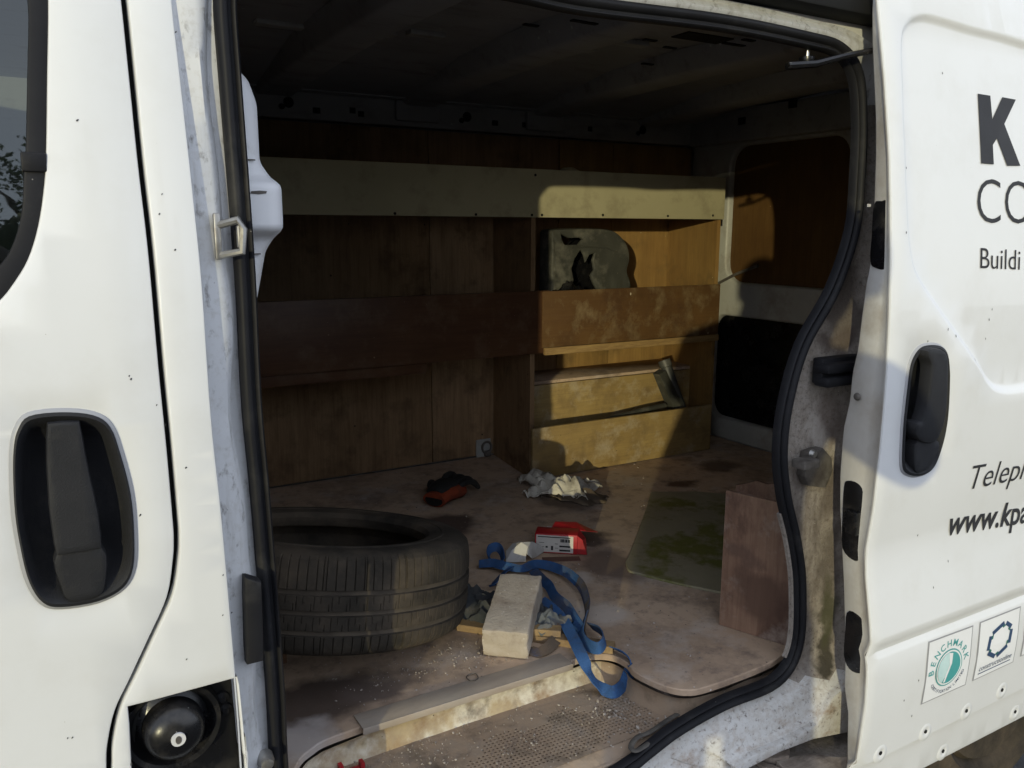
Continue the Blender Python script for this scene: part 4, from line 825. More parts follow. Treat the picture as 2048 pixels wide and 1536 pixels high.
def crumple(name, c, rx, ry, h, m, label, cat, seed, rot=0, n=14, amp=.5, kind=None):
    """a crumpled heap: a grid lifted and folded by noise"""
    mb = MB(); vv = []; k = n+1
    for j in range(k):
        for i in range(k):
            u, w = i/n*2-1, j/n*2-1; rr = max(abs(u), abs(w)); ang = math.atan2(w, u)
            edge = 1 + amp*.5*noise.noise((math.cos(ang)*1.4+seed, math.sin(ang)*1.4, seed))
            x = u*rx*edge; y = w*ry*edge
            z = h*(1-rr**2)*(.55 + .9*noise.noise((u*1.3+seed*3, w*1.3, 2.2))) + h*.9*abs(noise.noise((u*3+seed, w*3+seed, .5)))
            vv.append((c[0]+x*math.cos(rot)-y*math.sin(rot), c[1]+x*math.sin(rot)+y*math.cos(rot), c[2]+max(.001, z)))
    F = [(j*k+i, j*k+i+1, (j+1)*k+i+1, (j+1)*k+i) for j in range(n) for i in range(n)]
    mb.add(vv, F); o = mb.build(name, m, None, 38, c)
    md = o.modifiers.new('thickness', 'SOLIDIFY'); md.thickness = .0015; md.offset = 1
    return tag(o, label, cat)
crumple('black_rag', (1.72,1.47,1.20), .09, .04, .075, 'gloss_black', 'black crumpled rag in front of the torn tool case', 'rag', 4.1, 0)
MBR = MB(); t0, t1 = [(2.2783, 1.62, 0.933), (2.4075, 1.62, 0.6757)]
PP = mk('plastic_pipe', *lathe([(.022,0),(.022,.27),(.026,.272),(.026,.30),(.020,.30),(.020,0),(.022,0)], (0,0,0), 'z', 24), 'pipe_grey', None, 40, (0,0,0))
pb0 = Vector((t1[0]-.13, 1.46, .66)); d = Vector((t0[0]-.06, 1.56, t0[2]+.01))-pb0; PP.location = pb0; PP.rotation_euler = d.to_track_quat('Z', 'Y').to_euler()
tag(PP, 'short grey plastic pipe leaning in the lower bin of the shelving', 'pipe')
w0 = [(2.1481, 1.52, 0.8917), (2.2547, 1.52, 0.7438)]
mb = MB(); mb.add([(w0[0][0],1.50,w0[0][2]),(w0[0][0]+.05,1.52,w0[0][2]+.01),(w0[1][0]+.03,1.45,w0[1][2]-.05),(w0[1][0]-.03,1.45,w0[1][2]-.05),
     (w0[0][0],1.54,w0[0][2]),(w0[0][0]+.05,1.56,w0[0][2]+.01),(w0[1][0]+.03,1.50,w0[1][2]-.05),(w0[1][0]-.03,1.50,w0[1][2]-.05)], [(0,1,2,3),(7,6,5,4),(0,4,5,1),(1,5,6,2),(2,6,7,3),(3,7,4,0)])
tag(mb.build('plastic_wedge', 'case_grey', None, 30, (2.2,1.5,.72)), 'dark plastic wedge beside the grey pipe in the lower bin', 'wedge')
rd = [(1.5273, 1.44, 0.7504), (1.7719, 1.44, 0.7513), (1.9112, 1.44, 0.7585), (2.0567, 1.44, 0.766), (2.1626, 1.44, 0.7706)]
v, f = tube([(p[0], 1.430+.012*i, p[2]) for i, p in enumerate(rd)], [.004,.006,.012,.016,.014], 8, .7)
tag(mk('folded_bag', v, f, 'case_grey', None, 50, rd[2]), 'dark folded strip lying along the top of the kick board', 'bag')
bd = [(1.733, 1.55, 1.6592)][0]
v, f = lathe([(0,.07),(.02,.069),(.04,.064),(.055,.052),(.062,.03),(.062,0),(0,0)], (0,0,0), 'z', 20)
tag(mk('cloth_bundle', [(bd[0]+a, bd[1]+b, 1.517+c*2.3) for a, b, c in v], f, 'fascia', None, 60, (bd[0], bd[1], 1.516)), 'pale rounded bundle just showing above the cream fascia board', 'bundle')

# ================================================================== tyre
TY = thing('tyre', (0, 0, 0), 'worn car tyre without a wheel lying tilted on the van floor', 'tyre', rot=(0, 0, 1e-9))
TY.location = (.512, .648, .734)
TY.rotation_euler = Vector((.160, .135, .978)).to_track_quat('Z', 'Y').to_euler()
Rt, Wt = .305, .195
def tyre_profile():
    # (r, h, kind) from the lower bead round the tread to the upper bead; kind: 0 plain, 1 shoulder rib, 2 centre rib, 3 groove
    P = [(.205,-.080,0),(.212,-.092,0),(.232,-.0965,0),(.262,-.0975,0),(.282,-.094,0),(.290,-.089,0)]
    P += [(.2965,-.083,1),(.3005,-.074,1),(.3025,-.064,1),(.3035,-.055,1)]
    ribs = [(-.053,-.045,3),(-.043,-.018,2),(-.0165,-.0085,3),(-.007,.019,2),(.0205,.0285,3)]
    for a, b, k in ribs:
        if k == 3: P += [(.2985,a,3),(.2985,b,3)]
        else: P += [(.3045,a,2),(.305,(a+b)/2,2),(.3045,b,2)]
    P += [(.3035,.030,1),(.3028,.045,1),(.3015,.060,1),(.2995,.072,1),(.2965,.083,1),(.290,.089,0),(.282,.094,0),(.262,.0975,0),(.245,.0968,0),(.243,.0985,0),(.239,.0985,0),(.237,.0965,0),(.222,.0955,0),(.212,.092,0),(.204,.082,0)]
    P += [(.206,.074,0),(.215,.06,0),(.262,.055,0),(.278,.03,0),(.280,-.03,0),(.262,-.055,0),(.215,-.06,0),(.206,-.07,0)]
    return P
prof = tyre_profile(); K = len(prof); n = 1320; v = []
for i in range(n):
    a = 2*math.pi*i/n; ca, sa = math.cos(a), math.sin(a)
    for r, h, k in prof:
        if k == 1:
            sh_ = i + (2 if h > 0 else 0)
            if sh_ % 12 == 0 or sh_ % 55 == 0: r -= .003
        elif k == 2:
            if (i + int(h*1100) + (5 if h > 0 else 0)) % 22 == 0: r -= .003
        v.append((r*ca, r*sa, h))
F = [(i*K+k, ((i+1) % n)*K+k, ((i+1) % n)*K+(k+1) % K, i*K+(k+1) % K) for i in range(n) for k in range(K)]
tb = mk('carcass', v, F, ['tyre', 'groove'], TY, 30)
for pl in tb.data.polygons:
    c = pl.center; rr = math.hypot(c.x, c.y)
    if .296 < rr < .2994 and abs(c.z) < .06: pl.material_index = 1
pb = box('timber_block', (.27,.58,.5805), (.40,.68,.652), 'ply_red', None, .003, None, (.34,.63,.5805)); tag(pb, 'short dark timber block under the raised side of the tyre', 'block')

# ================================================================== block and battens
BK = MB(); bmx = bmesh.new(); bmesh.ops.create_cube(bmx, size=1); bmesh.ops.scale(bmx, vec=(.096, .215, .065), verts=bmx.verts); bmesh.ops.translate(bmx, vec=(0, .1075, .0325), verts=bmx.verts)
bmesh.ops.bevel(bmx, geom=list(bmx.edges), offset=.005, segments=2, profile=.6, affect='EDGES'); bmesh.ops.subdivide_edges(bmx, edges=list(bmx.edges), cuts=7, use_grid_fill=True)
for w in bmx.verts:
    w.co += .0034*Vector((noise.noise(w.co*45), noise.noise(w.co*45+Vector((9,0,0))), noise.noise(w.co*45+Vector((0,9,0))))) + .0009*Vector((noise.noise(w.co*170), noise.noise(w.co*170+Vector((5,0,0))), noise.noise(w.co*170+Vector((0,5,0)))))
me = bpy.data.meshes.new('concrete_block'); bmx.to_mesh(me); bmx.free(); me.materials.append(MATS['concrete'])
me.polygons.foreach_set('use_smooth', [True]*len(me.polygons)); me.set_sharp_from_angle(angle=R(45))
bk = bpy.data.objects.new('concrete_block', me); col.objects.link(bk); bk.location = (.7975, .3755, .5815)
bk.rotation_euler = Euler((R(9.4), 0, -math.atan2(.65, .76)), 'XYZ'); tag(bk, 'buff concrete block resting askew beside the tyre', 'block')
a, b = Vector((.775, .543, 0)), Vector((1.012, .286, 0)); dd = (b-a).normalized(); nn2 = Vector((-dd.y, dd.x, 0))
def strip_board(name, a, b, w, z0, z1, m, label, cat):
    d = (b-a).normalized(); n = Vector((-d.y, d.x, 0))
    o = slab(name, [tuple((a-n*w/2).xy), tuple((b-n*w/2).xy), tuple((b+n*w/2).xy), tuple((a+n*w/2).xy)], z0, z1, m, None, .0015, 0, None, None, (*((a+b)/2).xy, z0)); return tag(o, label, cat)
strip_board('timber_batten', a, b, .030, .5805, .5955, 'timber', 'thin pale timber batten running under the concrete block', 'batten')
c1_ = [(0.8862, 0.417, 0.6), (0.9377, 0.3768, 0.6)]
strip_board('timber_offcut', Vector(c1_[0]), Vector(c1_[1]), .028, .597, .611, 'timber', 'small timber offcut lying on the batten right of the block', 'offcut')

# ================================================================== strap
ST = thing('lashing_strap', (1.0, .55, FLOOR), 'blue webbing strap in loose loops around the concrete block, hanging over the step', 'strap')
def web(px, z, tw, m='webbing', w=.025, n=6):
    P = [(*p[:2], zz) for p, zz in zip(px, z)]
    path = cr([(p[0], p[1], p[2], t) for p, t in zip(P, tw)], n)
    v, f = ribbon([q[:3] for q in path], w, .002, [q[3] for q in path]); return mk('webbing', v, f, m, ST, 50)
def pz(px, zs): return [(p[0], p[1]) for p in px]
def multi(*a):
    return a
def floor_pts(P, z): # P traced at floor height; slide along the sight line so that a raised strap keeps its course
    return [(p[0]*(1.46-zz)/.88, -1.01+(p[1]+1.01)*(1.46-zz)/.88, zz) for p, zz in zip(P, z)]
def web2(P, z, tw, m='webbing', w=.025): return web([q for q in floor_pts(P, z)], z, tw, m, w)
web2([(0.9838, 0.8397, 0.58), (1.0183, 0.8277, 0.58), (1.0372, 0.7935, 0.58), (1.069, 0.7563, 0.58), (1.1133, 0.7653, 0.58), (1.1408, 0.734, 0.58), (1.1554, 0.673, 0.58), (1.1445, 0.6007, 0.58)], [.595,.60,.605,.60,.598,.60,.604,.604], [.5,.7,.6,.4,.6,.8,.9,.9])
web2([(1.1526, 0.6347, 0.58), (1.1362, 0.5781, 0.58), (1.0984, 0.5055, 0.58), (1.0632, 0.456, 0.58), (1.0172, 0.4029, 0.58), (0.9885, 0.3659, 0.58)], [.604,.606,.61,.612,.606,.60], [.9,1.0,1.1,1.2,1.2,1.0], 'webbing_dirty')
web2([(1.0612, 0.4571, 0.58), (1.0236, 0.4158, 0.58), (0.99, 0.3756, 0.58), (0.9799, 0.335, 0.58), (0.9926, 0.3126, 0.58), (1.0239, 0.3351, 0.58), (1.0399, 0.3735, 0.58), (1.0345, 0.404, 0.58)], [.612,.606,.600,.605,.610,.612,.606,.60], [1.2,1.2,1.1,1.2,1.3,1.3,1.2,.9])
web2([(1.0181, 0.8356, 0.58), (1.0311, 0.8761, 0.58), (1.0602, 0.9177, 0.58), (1.0844, 0.9209, 0.58), (1.0772, 0.8826, 0.58), (1.0494, 0.8255, 0.58)], [.595,.606,.616,.618,.610,.60], [1.2,1.3,1.4,1.4,1.3,1.2])
web2([(1.0878, 0.7341, 0.58), (1.0755, 0.6684, 0.58), (1.0703, 0.6296, 0.58), (1.0485, 0.5691, 0.58), (1.0442, 0.515, 0.58), (1.0218, 0.445, 0.58), (1.0044, 0.3886, 0.58)], [.595,.60,.602,.602,.604,.602,.596], [.5,.7,.9,.9,.8,.9,1.0])
web2([(1.0421, 0.7755, 0.58), (1.0004, 0.7475, 0.58), (0.9632, 0.7154, 0.58), (0.9476, 0.7002, 0.58)], [.60,.603,.600,.592], [.4,.6,.6,.4])
hang = [(*p[:2], z) for p, z in zip([(0.9814, 0.5271, 0.605), (0.981, 0.4791, 0.605), (0.9697, 0.417, 0.605), (0.9484, 0.3543, 0.605), (0.9267, 0.2968, 0.605)], (.605,)*5)] + [(*p[:2], z) for p, z in zip([(0.9178, 0.2589, 0.592)], (.592,))] + [tuple(p) for p in [(0.929, 0.2455, 0.56)]] + [tuple(p) for p in [(0.9509, 0.2383, 0.535), (0.9626, 0.2186, 0.535), (0.9948, 0.2305, 0.535)]] + [tuple(p) for p in [(1.0093, 0.2316, 0.555)] + [(1.0128, 0.2289, 0.58)] + [(1.011, 0.2472, 0.592), (1.0038, 0.2804, 0.592)]]
tw = [.4,.3,.3,.2,.2,.2,.3,.7,1.0,1.1,1.1,1.0,.8,.6]
path = cr([(*p, t) for p, t in zip(hang, tw)], 6); v, f = ribbon([q[:3] for q in path], .025, .002, [q[3] for q in path]); mk('webbing', v, f, 'webbing', ST, 50)
web2([(0.8605, 0.379, 0.58), (0.8743, 0.3611, 0.58), (0.9067, 0.3722, 0.58), (0.9506, 0.4036, 0.58), (0.9798, 0.4355, 0.58)], [.586,.588,.592,.595,.60], [.2,.3,.4,.5,.6], 'webbing_dirty')

# loose things on the floor
def fl_c(L): return L[0]
crumple('dark_rag', (.845,.60,.5815), .075, .06, .045, 'dark_cloth', 'dark rag crumpled between the tyre and the concrete block', 'rag', 1.3, .6)
crumple('grey_rag', (*[(0.9321, 0.4282, 0.6)][0][:2], .5965), .05, .035, .028, 'grey_cloth', 'grey rag crumpled under the blue strap right of the block', 'rag', 2.7, .3)
crumple('plastic_scrap', (*[(0.9571, 0.4756, 0.6)][0][:2], .590), .03, .025, .03, 'dark_cloth', 'dark scrap behind the grey rag under the blue strap', 'scrap', 5.7, .9)
# paper
pc = [(1.4988, 1.2561, 0.58), (1.5214, 1.1693, 0.58)]
p1 = crumple('crumpled_paper', (*pc[0][:2], .5815), .085, .11, .06, 'paper', 'crumpled white paper rag on the floor by the kick board', 'paper', 3.4, .9, 20, 1.4)
p2 = crumple('torn_wrapper', (*pc[1][:2], .5815), .055, .09, .025, 'paper_dirty', 'dirty brown torn wrapper beside the crumpled white paper', 'wrapper', 8.2, .5, 12, 1.2)
# red packet
PK = thing('red_packet', (1.154, .832, .5815), 'torn open red packet with a white printed label', 'packet', None, (0, 0, math.atan2(-.083, .101)))
W_, D_, H_ = .118, .055, .056
box('packet_body', (0,0,0), (W_, D_, H_), 'red_print', PK, .0025)
LB = box('packet_label', (.004,-.0008,.004), (W_-.012,.001,H_-.004), 'label', PK, 0)
def lp(x0, z0, x1, z1): MB().box((x0,-.0014,z0), (x1,0,z1)).build('print', 'print_black', LB)
lp(.008,.046,.098,.0485); lp(.068,.020,.098,.0245); lp(.068,.008,.098,.013); lp(.045,.010,.051,.022); lp(.030,.016,.036,.021)
for k in range(9): lp(.070+.003*k, .034, .0715+.003*k+.0008*(k % 3), .043)
for z in (.016, .028): lp(.056,z,.064,z+.001); lp(.012,z+.002,.026,z+.003)
mb = MB(); mb.add([(W_,0,.002),(W_,0,H_-.002),(W_,D_,H_-.002),(W_,D_,.002),(W_+.026,.006,.0),(W_+.012,.002,H_-.012),(W_+.02,D_*.6,H_-.02),(W_+.02,D_,.002)], [(0,4,5,1),(1,5,6,2),(4,7,6,5),(7,4,0,3)]); mb.build('torn_end', 'red_print', PK, 0)
mb = MB(); mb.add([(W_*.35,D_,H_),(W_+.02,D_*.9,H_-.004),(W_+.05,D_+.03,H_-.018),(W_*.9,D_+.045,H_+.002),(W_*.4,D_+.03,H_+.006)], [(0,1,2,3,4)]); o = mb.build('open_flap', 'red_print', PK, 0); o.modifiers.new('t', 'SOLIDIFY').thickness = .001
mb = MB(); mb.add([(.0,D_+.01,H_*.9),(W_*.6,D_+.015,H_*.95),(W_*.62,D_+.05,H_*.7),(.03,D_+.05,H_*.7)], [(0,1,2,3)]); o = mb.build('inner_liner', 'label', PK, 0); o.modifiers.new('t', 'SOLIDIFY').thickness = .001
strip_board('card_scrap', Vector([(1.1453, 0.7783, 0.58)][0]), Vector([(1.2372, 0.7335, 0.58)][0]), .03, .5805, .5825, 'brown_card', 'brown card scrap on the floor in front of the red packet', 'card')
# white dust mask, crushed
mc = [(1.1153, 0.8202, 0.6)][0]
mb = MB(); ringA = [(-.052,-.028,.0),(-.048,-.006,.018),(-.030,.004,.032),(-.012,.0,.038),(.004,-.004,.034),(.026,-.002,.030),(.046,.010,.016),(.050,.012,.002),(.028,-.010,.0),(.012,-.030,.004),(-.004,-.036,.020),(-.006,-.040,.002),(-.030,-.036,.0)]
vv = [Vector(p) for p in ringA]; tip = [(-.014,-.022,.044),(-.036,-.022,.026),(.016,-.012,.040),(.0,-.030,.036),(-.02,-.036,.014)]
vv += [Vector(p) for p in tip]; fcs = [(0,1,14),(1,2,14),(2,3,13,14),(3,4,13),(4,5,15,13),(5,6,15),(6,7,8,15),(8,9,15),(9,10,16,15),(15,16,13),(13,16,17,14),(16,10,11,17),(17,11,12),(17,12,14),(12,0,14)]
rz = Matrix.Rotation(-.35, 3, 'Z')
mk_o = mk('dust_mask', [Vector((mc[0], mc[1], .5835)) + rz @ (p*1.12) for p in vv], fcs, 'mask_white', None, 0, (mc[0], mc[1], .582))
mk_o.modifiers.new('t', 'SOLIDIFY').thickness = .001; tag(mk_o, 'crushed white dust mask on the blue strap beside the red packet', 'mask')
# work glove
GL = thing('work_glove', (1.12, 1.33, .5805), 'black and orange work glove on the floor behind the tyre', 'glove')
g0, g1 = Vector([(1.072, 1.3105, 0.58)][0]), Vector([(1.2581, 1.4189, 0.58)][0]); gd_ = (g1-g0).normalized(); gn = Vector((gd_.y, -gd_.x, 0)); Lg = (g1-g0).length
def gp3(t, s, z): return g0 + gd_*(t*Lg) + gn*s + Vector((0, 0, z))
path = [gp3(t, 0, z) for t, z in ((0,.026),(.10,.03),(.25,.036),(.42,.036),(.58,.028))]
v, f = tube(path, [.042,.040,.048,.052,.046], 16, .58, True); mk('glove_back', v, f, 'glove_orange', GL, 60)
for k, (s, l, up_) in enumerate(((-.036,.40,.018),(-.012,.46,.012),(.013,.45,.010),(.036,.36,.006))):
    P = [gp3(.42, s*.8, .046), gp3(.58, s, .050+up_), gp3(.58+l*.55, s*1.15, .042+up_), gp3(.58+l, s*1.2, .016+up_*.5)]
    v, f = tube(cr(P, 4), [.0115]*5+[.0105]*5+[.0095,.0085,.006], 10, 1, True, (0,0,1)); mk('finger', v, f, 'glove_black', GL, 60)
P = [gp3(.22, -.030, .040), gp3(.30, -.056, .050), gp3(.42, -.072, .048), gp3(.52, -.078, .036)]
v, f = tube(cr(P, 4), [.014]*5+[.012]*5+[.010,.009,.006], 10); mk('thumb', v, f, 'glove_black', GL, 60)
path = [gp3(t, -.008, z) for t, z in ((.06,.046),(.2,.054),(.4,.055),(.6,.046))]
v, f = tube(path, [.030,.038,.044,.036], 14, .45, True); mk('palm_coating', v, f, 'glove_black', GL, 60)
v, f = lathe([(.034,0),(.028,.004),(.001,.012)], (0,0,0), 'z', 16); mk('cuff_opening', [gp3(-.005-c*.2, a, .026+b*.58) for a, b, c in v], f, 'void', GL, 40)
# green-stained board
gb = cr([(1.3243, 0.6464, 0.582), (1.3898, 0.7058, 0.582), (1.5771, 0.8862, 0.582), (1.7716, 1.0805, 0.582)], 3)[:-1] + [tuple(p) for p in [(1.7716, 1.0805, 0.582), (1.905, 1.0106, 0.582), (2.0028, 0.9114, 0.582), (1.6702, 0.5533, 0.582), (1.4317, 0.3372, 0.582)]] + cr([(1.4078, 0.3801, 0.582), (1.3493, 0.4777, 0.582), (1.3044, 0.571, 0.582), (1.2971, 0.601, 0.582), (1.3243, 0.6464, 0.582)], 3)[:-1]
o = slab('stained_board', dense(xy(gb), .03), .5808, .5868, 'green_board', None, .0015, .06, None, None, (1.5,.75,.5808)); tag(o, 'thin board with rounded corner and green stain on the van floor', 'board')
# plywood offcuts standing inside the rear post
def stand(name, a, b, z0, z1, T, m, label, lean=0, jag=None):
    a, b = Vector((*a, 0)), Vector((*b, 0)); d = (b-a).normalized(); n = Vector((-d.y, d.x, 0)); Lb = (b-a).length
    out = [(0, z0), (Lb, z0), (Lb, z1-.004)] + ([(Lb*t, z1+dz) for t, dz in jag] if jag else []) + [(0, z1)]
    pts, F = tri(out, (), .03); mb = MB()
    P = lambda u, z, k: a + d*u + n*(k+lean*(z-z0)) + Vector((0, 0, z))
    mb.add([P(u, z, 0) for u, z in pts], F); mb.add([P(u, z, T) for u, z in pts], F)
    o2 = ccw(out); Lo = len(o2); mb.add([P(u, z, k) for k in (0, T) for u, z in o2], [(i, (i+1) % Lo, Lo+(i+1) % Lo, Lo+i) for i in range(Lo)])
    return tag(mb.build(name, m, None, 30, (*((a+b)/2).xy, z0)), label, 'offcut')
stand('plywood_offcut', (1.29,.262), (1.353,.100), .5815, .897, .012, 'ply_offcut', 'reddish plywood offcut standing on edge just inside the rear post')
so_ = [(1.4798, 0.4, 0.8397), (1.589, 0.4, 0.8436), (1.6032, 0.4, 0.7832)]
stand('plywood_offcut', (1.478,.415), (1.545,.26), .5815, .838, .012, 'ply_offcut', 'second plywood offcut standing behind the reddish one, its top edge broken', 0, [(.8,.012),(.6,.022),(.45,.016),(.3,.020),(.12,.006)])
# scraps on the step and sill
cl = [(0.4064, 0.2784, 0.53), (0.4403, 0.2652, 0.53)]
CLP = thing('red_clip', (*cl[0][:2], .522), 'small red plastic clip lying on the step', 'clip')
mb = MB().box((cl[0][0]-.004, cl[0][1]-.012, .5225), (cl[0][0]+.003, cl[0][1]+.002, .534)).box((cl[1][0]-.004, cl[1][1]-.012, .5225), (cl[1][0]+.003, cl[1][1]+.002, .537)).box((cl[0][0], cl[0][1]-.016, .526), (cl[1][0], cl[1][1]-.008, .530)); mb.build('clip_body', 'red_print', CLP)
for k, (px, lab) in enumerate((([(1.0529, 0.0847, 0.4), (1.1039, 0.0968, 0.4), (1.1519, 0.101, 0.4), (1.1866, 0.0964, 0.4), (1.2314, 0.098, 0.4), (1.2317, 0.0761, 0.4), (1.1966, 0.0713, 0.4), (1.1648, 0.0746, 0.4), (1.1199, 0.071, 0.4), (1.085, 0.0625, 0.4)], 'long split strip of grey wood lying in the sill track'), ([(1.2101, 0.0597, 0.4), (1.2328, 0.058, 0.4), (1.2542, 0.0631, 0.4), (1.2553, 0.0547, 0.4), (1.2757, 0.0624, 0.4), (1.2736, 0.0538, 0.4), (1.2929, 0.0565, 0.4), (1.288, 0.0416, 0.4), (1.2601, 0.0195, 0.4), (1.2344, 0.025, 0.4), (1.2197, 0.0391, 0.4)], 'small broken plate of grey wood in the sill track by the rear post'), ([(1.228, 0.0231, 0.4), (1.2574, 0.0248, 0.4), (1.2798, 0.0213, 0.4), (1.3216, -0.0067, 0.4), (1.3612, -0.0409, 0.4), (1.2993, -0.0894, 0.4), (1.2175, -0.0455, 0.4)], 'wide grey board scrap at the foot of the sliding door'), ([(1.1961, 0.064, 0.4), (1.2082, 0.0458, 0.4), (1.2187, 0.0211, 0.4), (1.2256, -0.001, 0.4), (1.2064, 0.0137, 0.4), (1.1955, 0.0364, 0.4)], 'narrow splinter of wood in the sill track between the broken scraps'))):
    z = (.3935,.394,.3935,.3932)[k]
    o = slab('wood_scrap', dense(xy(px), .02), z, z+(.016,.010,.009,.006)[k], 'grey_wood', None, .001, .015, None, lambda x, y: .008*noise.noise((x*18, y*18, k)), (*px[0][:2], z)); tag(o, lab, 'wood scrap', 'broken wood scraps in the sill track')

# rubble: stone chips and grit too many to count
random.seed(3); mb = MB()
ico = bmesh.new(); bmesh.ops.create_icosphere(ico, subdivisions=1, radius=1); ico.verts.ensure_lookup_table()
iv = [w.co.copy() for w in ico.verts]; iff = [[w.index for w in q.verts] for q in ico.faces]; ico.free()
def chip(x, y, z, s):
    a = Matrix.Rotation(random.random()*6.3, 3, 'Z') @ Matrix.Rotation(random.random()*6.3, 3, 'X'); sc3 = Vector((s*random.uniform(.7,1.4), s*random.uniform(.6,1.1), s*random.uniform(.45,.8))); k = random.random()*50
    mb.add([Vector((x, y, z+s*.35)) + a @ Vector((p.x*sc3.x, p.y*sc3.y, p.z*sc3.z))*(1+.35*noise.noise(p*1.7+Vector((k,0,0)))) for p in iv], iff)
for n_, (x0, x1, y0, y1, z, s0, s1, cl_) in (
    (520, (.42,.98,.335,.54,.5805,.0006,.0028,1)), (70, (.70,.98,.34,.45,.5805,.0015,.005,1)), (220, (.98,1.28,.11,.5,.5805,.0006,.0024,0)), (320, (1.0,2.0,.4,1.4,.5805,.0008,.003,0)),
    (600, (.40,1.0,.09,.285,.5212,.0007,.003,0)), (130, (.86,1.02,.10,.26,.521,.001,.0045,1)), (90, (1.0,1.3,.085,.12,.521,.002,.0045,0)), (120, (.35,.6,.2,.285,.521,.001,.003,0)), (130, (.3,1.2,.9,1.7,.5805,.0008,.0025,0))):
    for k in range(n_):
        x, y = (random.triangular(x0, x1), random.triangular(y0, y1)) if cl_ else (random.uniform(x0, x1), random.uniform(y0, y1))
        s = s0 + (s1-s0)*random.random()**3
        if z > .55 and not inside((x, y), floor_out): continue
        if .44 < x < .91 and .28 < y < .334 and z > .55: continue
        chip(x, y, z, s)
rb = mb.build('rubble', 'stone', None, 0); tag(rb, 'pale stone chips and grit strewn over the floor and step', 'rubble', kind='stuff')
wl = [(0.6953, 0.348, 0.585), (0.7118, 0.3473, 0.585), (0.7081, 0.3276, 0.585), (0.6927, 0.3237, 0.585), (0.6892, 0.3385, 0.585)]
tag(mk('wire_ring', *tube([(p[0], p[1], .584) for p in cr(wl, 4, True)], .0012, 6), 'steel_dirty', None, 50, wl[0]), 'thin wire ring lying in the grit near the edge strip', 'wire')

# ================================================================== the photographer, whose shadow falls into the van
def sunpt(u, d, z): return Vector((d*math.sin(SUN_AZ)+u*math.cos(SUN_AZ), -1.01+d*math.cos(SUN_AZ)-u*math.sin(SUN_AZ), z))
PE = thing('person', (0, 0, 0), 'person in a dark coat with raised forearms, whose shadow falls into the van', 'person')
def skin_mesh(name, nodes, edges, m, parent, sub=2):
    me = bpy.data.meshes.new(name); me.from_pydata([tuple(p[0]) for p in nodes], edges, []); me.materials.append(MATS[m])
    o = bpy.data.objects.new(name, me); link(o, parent)
    o.modifiers.new('skin', 'SKIN'); 
    if not me.skin_vertices: me.attributes  # layer comes with the modifier
    for sv, p in zip(me.skin_vertices[0].data, nodes): sv.radius = p[1]; sv.use_root = False
    me.skin_vertices[0].data[0].use_root = True
    md = o.modifiers.new('sub', 'SUBSURF'); md.levels = sub; md.render_levels = sub
    return o
S = sunpt
body = [(S(.045,-.42,.95), (.215,.14)), (S(.07,-.41,1.10), (.20,.13)), (S(.11,-.40,1.24), (.175,.12)), (S(.15,-.39,1.37), (.14,.10)), (S(.19,-.37,1.46), (.055,.06)),
        (S(-.03,-.36,1.355), (.065,.065)), (S(-.085,-.27,1.13), (.055,.055)), (S(.045,-.15,1.31), (.036,.036)),
        (S(.335,-.40,1.36), (.062,.062)), (S(.425,-.28,1.185), (.05,.05)), (S(.165,-.14,1.32), (.036,.036)),
        (S(-.045,-.43,.80), (.125,.12)), (S(-.05,-.40,.48), (.085,.085)), (S(-.05,-.43,.09), (.05,.055)),
        (S(.15,-.43,.80), (.115,.12)), (S(.18,-.40,.48), (.085,.085)), (S(.19,-.43,.09), (.05,.055)),
        (S(-.07,-.31,.035), (.045,.035)), (S(.18,-.31,.035), (.045,.035)), (S(.055,-.42,.66), (.195,.15))]
skin_mesh('body', body, [(0,1),(1,2),(2,3),(3,4),(3,5),(5,6),(6,7),(3,8),(8,9),(9,10),(0,11),(11,12),(12,13),(0,14),(14,15),(15,16),(13,17),(16,18),(0,19)], 'cloth_coat', PE)
hc = S(.223,-.34,1.575)
fz = Vector((math.sin(yaw), math.cos(yaw), 0)); rx = Vector((fz.y, -fz.x, 0))
def head_pt(a, b, c): return hc + rx*a + fz*b + Vector((0, 0, c))
vv = []; ff = []; nu, nv = 24, 18
for j in range(nv+1):
    th = math.pi*j/nv
    for i in range(nu):
        ph = 2*math.pi*i/nu; x, y, z = math.sin(th)*math.cos(ph), math.sin(th)*math.sin(ph), math.cos(th)
        w = .078*(1-.18*max(0, -z)); dep = .098*(1-.10*max(0, -z)); zz = .118*z
        yy = y*dep + (.014 if y > .8 and -.25 < z < .05 and abs(x) < .25 else 0) - (.006 if y > .7 and .02 < z < .2 and .2 < abs(x) < .55 else 0)
        vv.append(head_pt(x*w, yy, zz))
ff = [(j*nu+i, j*nu+(i+1) % nu, (j+1)*nu+(i+1) % nu, (j+1)*nu+i) for j in range(nv) for i in range(nu)]
mk('head', vv, ff, 'skin', PE, 60)
v, f = tube([S(.19,-.365,1.44), S(.213,-.35,1.53)], .055, 14); mk('neck', v, f, 'skin', PE, 60)
hv = []
for j in range(11):
    th = math.pi*.62*j/10
    for i in range(24):
        ph = 2*math.pi*i/24; x, y, z = math.sin(th)*math.cos(ph), math.sin(th)*math.sin(ph), math.cos(th); cut = -.02 if y > .55 and z < .45 else .012
        hv.append(head_pt(x*(.078+cut), y*(.098+cut), .118*z+cut*z))
mk('hair', hv, [(j*24+i, j*24+(i+1) % 24, (j+1)*24+(i+1) % 24, (j+1)*24+i) for j in range(10) for i in range(24)], 'hair', PE, 60)
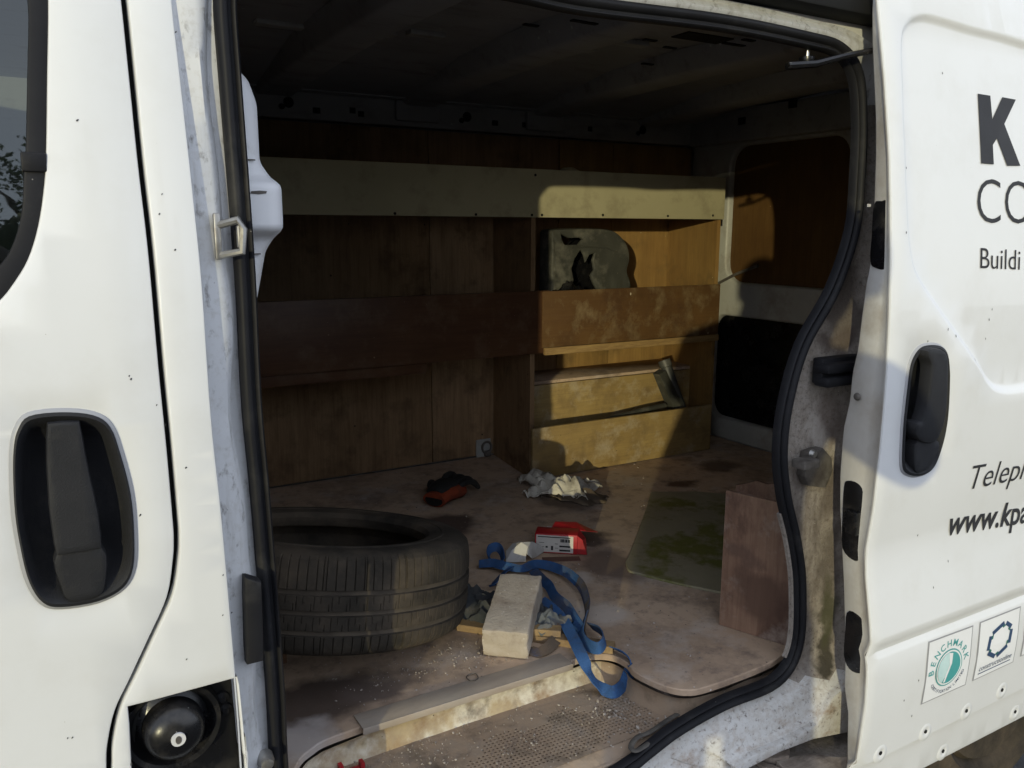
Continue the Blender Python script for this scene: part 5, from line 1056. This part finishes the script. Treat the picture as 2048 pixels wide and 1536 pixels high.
def hand(w, side):
    """palm and five fingers half closed in front of the chest"""
    up_ = Vector((0, 0, 1)); out = rx*side
    nodes = [(w, (.028,.018)), (w + up_*.045 - out*.004 + fz*.03, (.032,.014))]; edges = [(0,1)]
    for k, ln in enumerate((.062,.070,.066,.052)):
        b0 = w + up_*(.030+.017*k) + fz*(.045) + out*.012; i0 = len(nodes)
        nodes += [(b0, (.010,.010)), (b0 + fz*ln*.45 + out*.006, (.009,.009)), (b0 + fz*ln*.62 - out*ln*.45, (.008,.008))]; edges += [(1,i0),(i0,i0+1),(i0+1,i0+2)]
    i0 = len(nodes); nodes += [(w + up_*.02 + fz*.02 - out*.03, (.011,.011)), (w + up_*.05 + fz*.022 - out*.05, (.009,.009))]; edges += [(0,i0),(i0,i0+1)]
    return skin_mesh('hand', nodes, edges, 'skin', PE, 1)
hand(S(.045,-.13,1.315), -1); hand(S(.165,-.12,1.325), 1)
# ================================================================== trees and hedge across the yard, mirrored in the front window
def leaf_cloud(fn, n, s0, s1, seed):
    random.seed(seed); mb = MB()
    for k in range(n):
        p = fn()
        a = Euler((random.random()*6.3, random.random()*6.3, random.random()*6.3)).to_matrix(); s = random.uniform(s0, s1)
        mb.add([p + a @ Vector(q)*s for q in ((-.5,0,0),(0,-.28,.06),(.55,0,0),(0,.28,.06))], [(0,1,2,3)])
    return mb
def tree(x, y, h, r, label, m, seed, n=5200):
    T = thing('garden_tree', (x, y, 0), label, 'tree', 'trees across the yard'); random.seed(seed)
    v, f = tube([(x, y, 0), (x+.1, y, h*.25), (x-.1, y+.1, h*.55), (x, y, h*.85)], [.22,.17,.11,.03], 10); mk('trunk', v, f, 'bark', T)
    cl = []
    for k in range(16):
        a = random.random()*6.3; rr = r*random.uniform(.2,.8); z = h*random.uniform(.38,.92); c = Vector((x+rr*math.cos(a), y+rr*math.sin(a), z)); cl.append((c, r*random.uniform(.28,.5)))
        v, f = tube([(x, y, z*.65), tuple(c)], [.06,.02], 6); mk('limb', v, f, 'bark', T)
    def fn():
        c, rr = random.choice(cl); d = Vector((random.gauss(0,1), random.gauss(0,1), random.gauss(0,1))).normalized(); return c + d*rr*random.random()**.45
    o = leaf_cloud(fn, n, .12, .26, seed).build('crown', m, T, 0)
tree(.3, -19.5, 9.0, 2.4, 'leafy tree behind the photographer, mirrored in the front window', 'foliage', 11, 5200)
HG = thing('hedge', (1.5, -17.0, 0), 'tall dark hedge across the yard, mirrored low in the front window', 'hedge')
def fh():
    x = random.uniform(-3, 6); return Vector((x, -16.2+random.uniform(-.5,.5), random.uniform(0, 5.0+.5*math.sin(x*1.3)+.3*math.sin(x*3.1))))
leaf_cloud(fh, 6000, .16, .34, 5).build('foliage', 'foliage_dark', HG, 0)
box('stems', (-2.8,-17.0,0), (5.8,-16.3,4.7), 'foliage_dark', HG, .1)
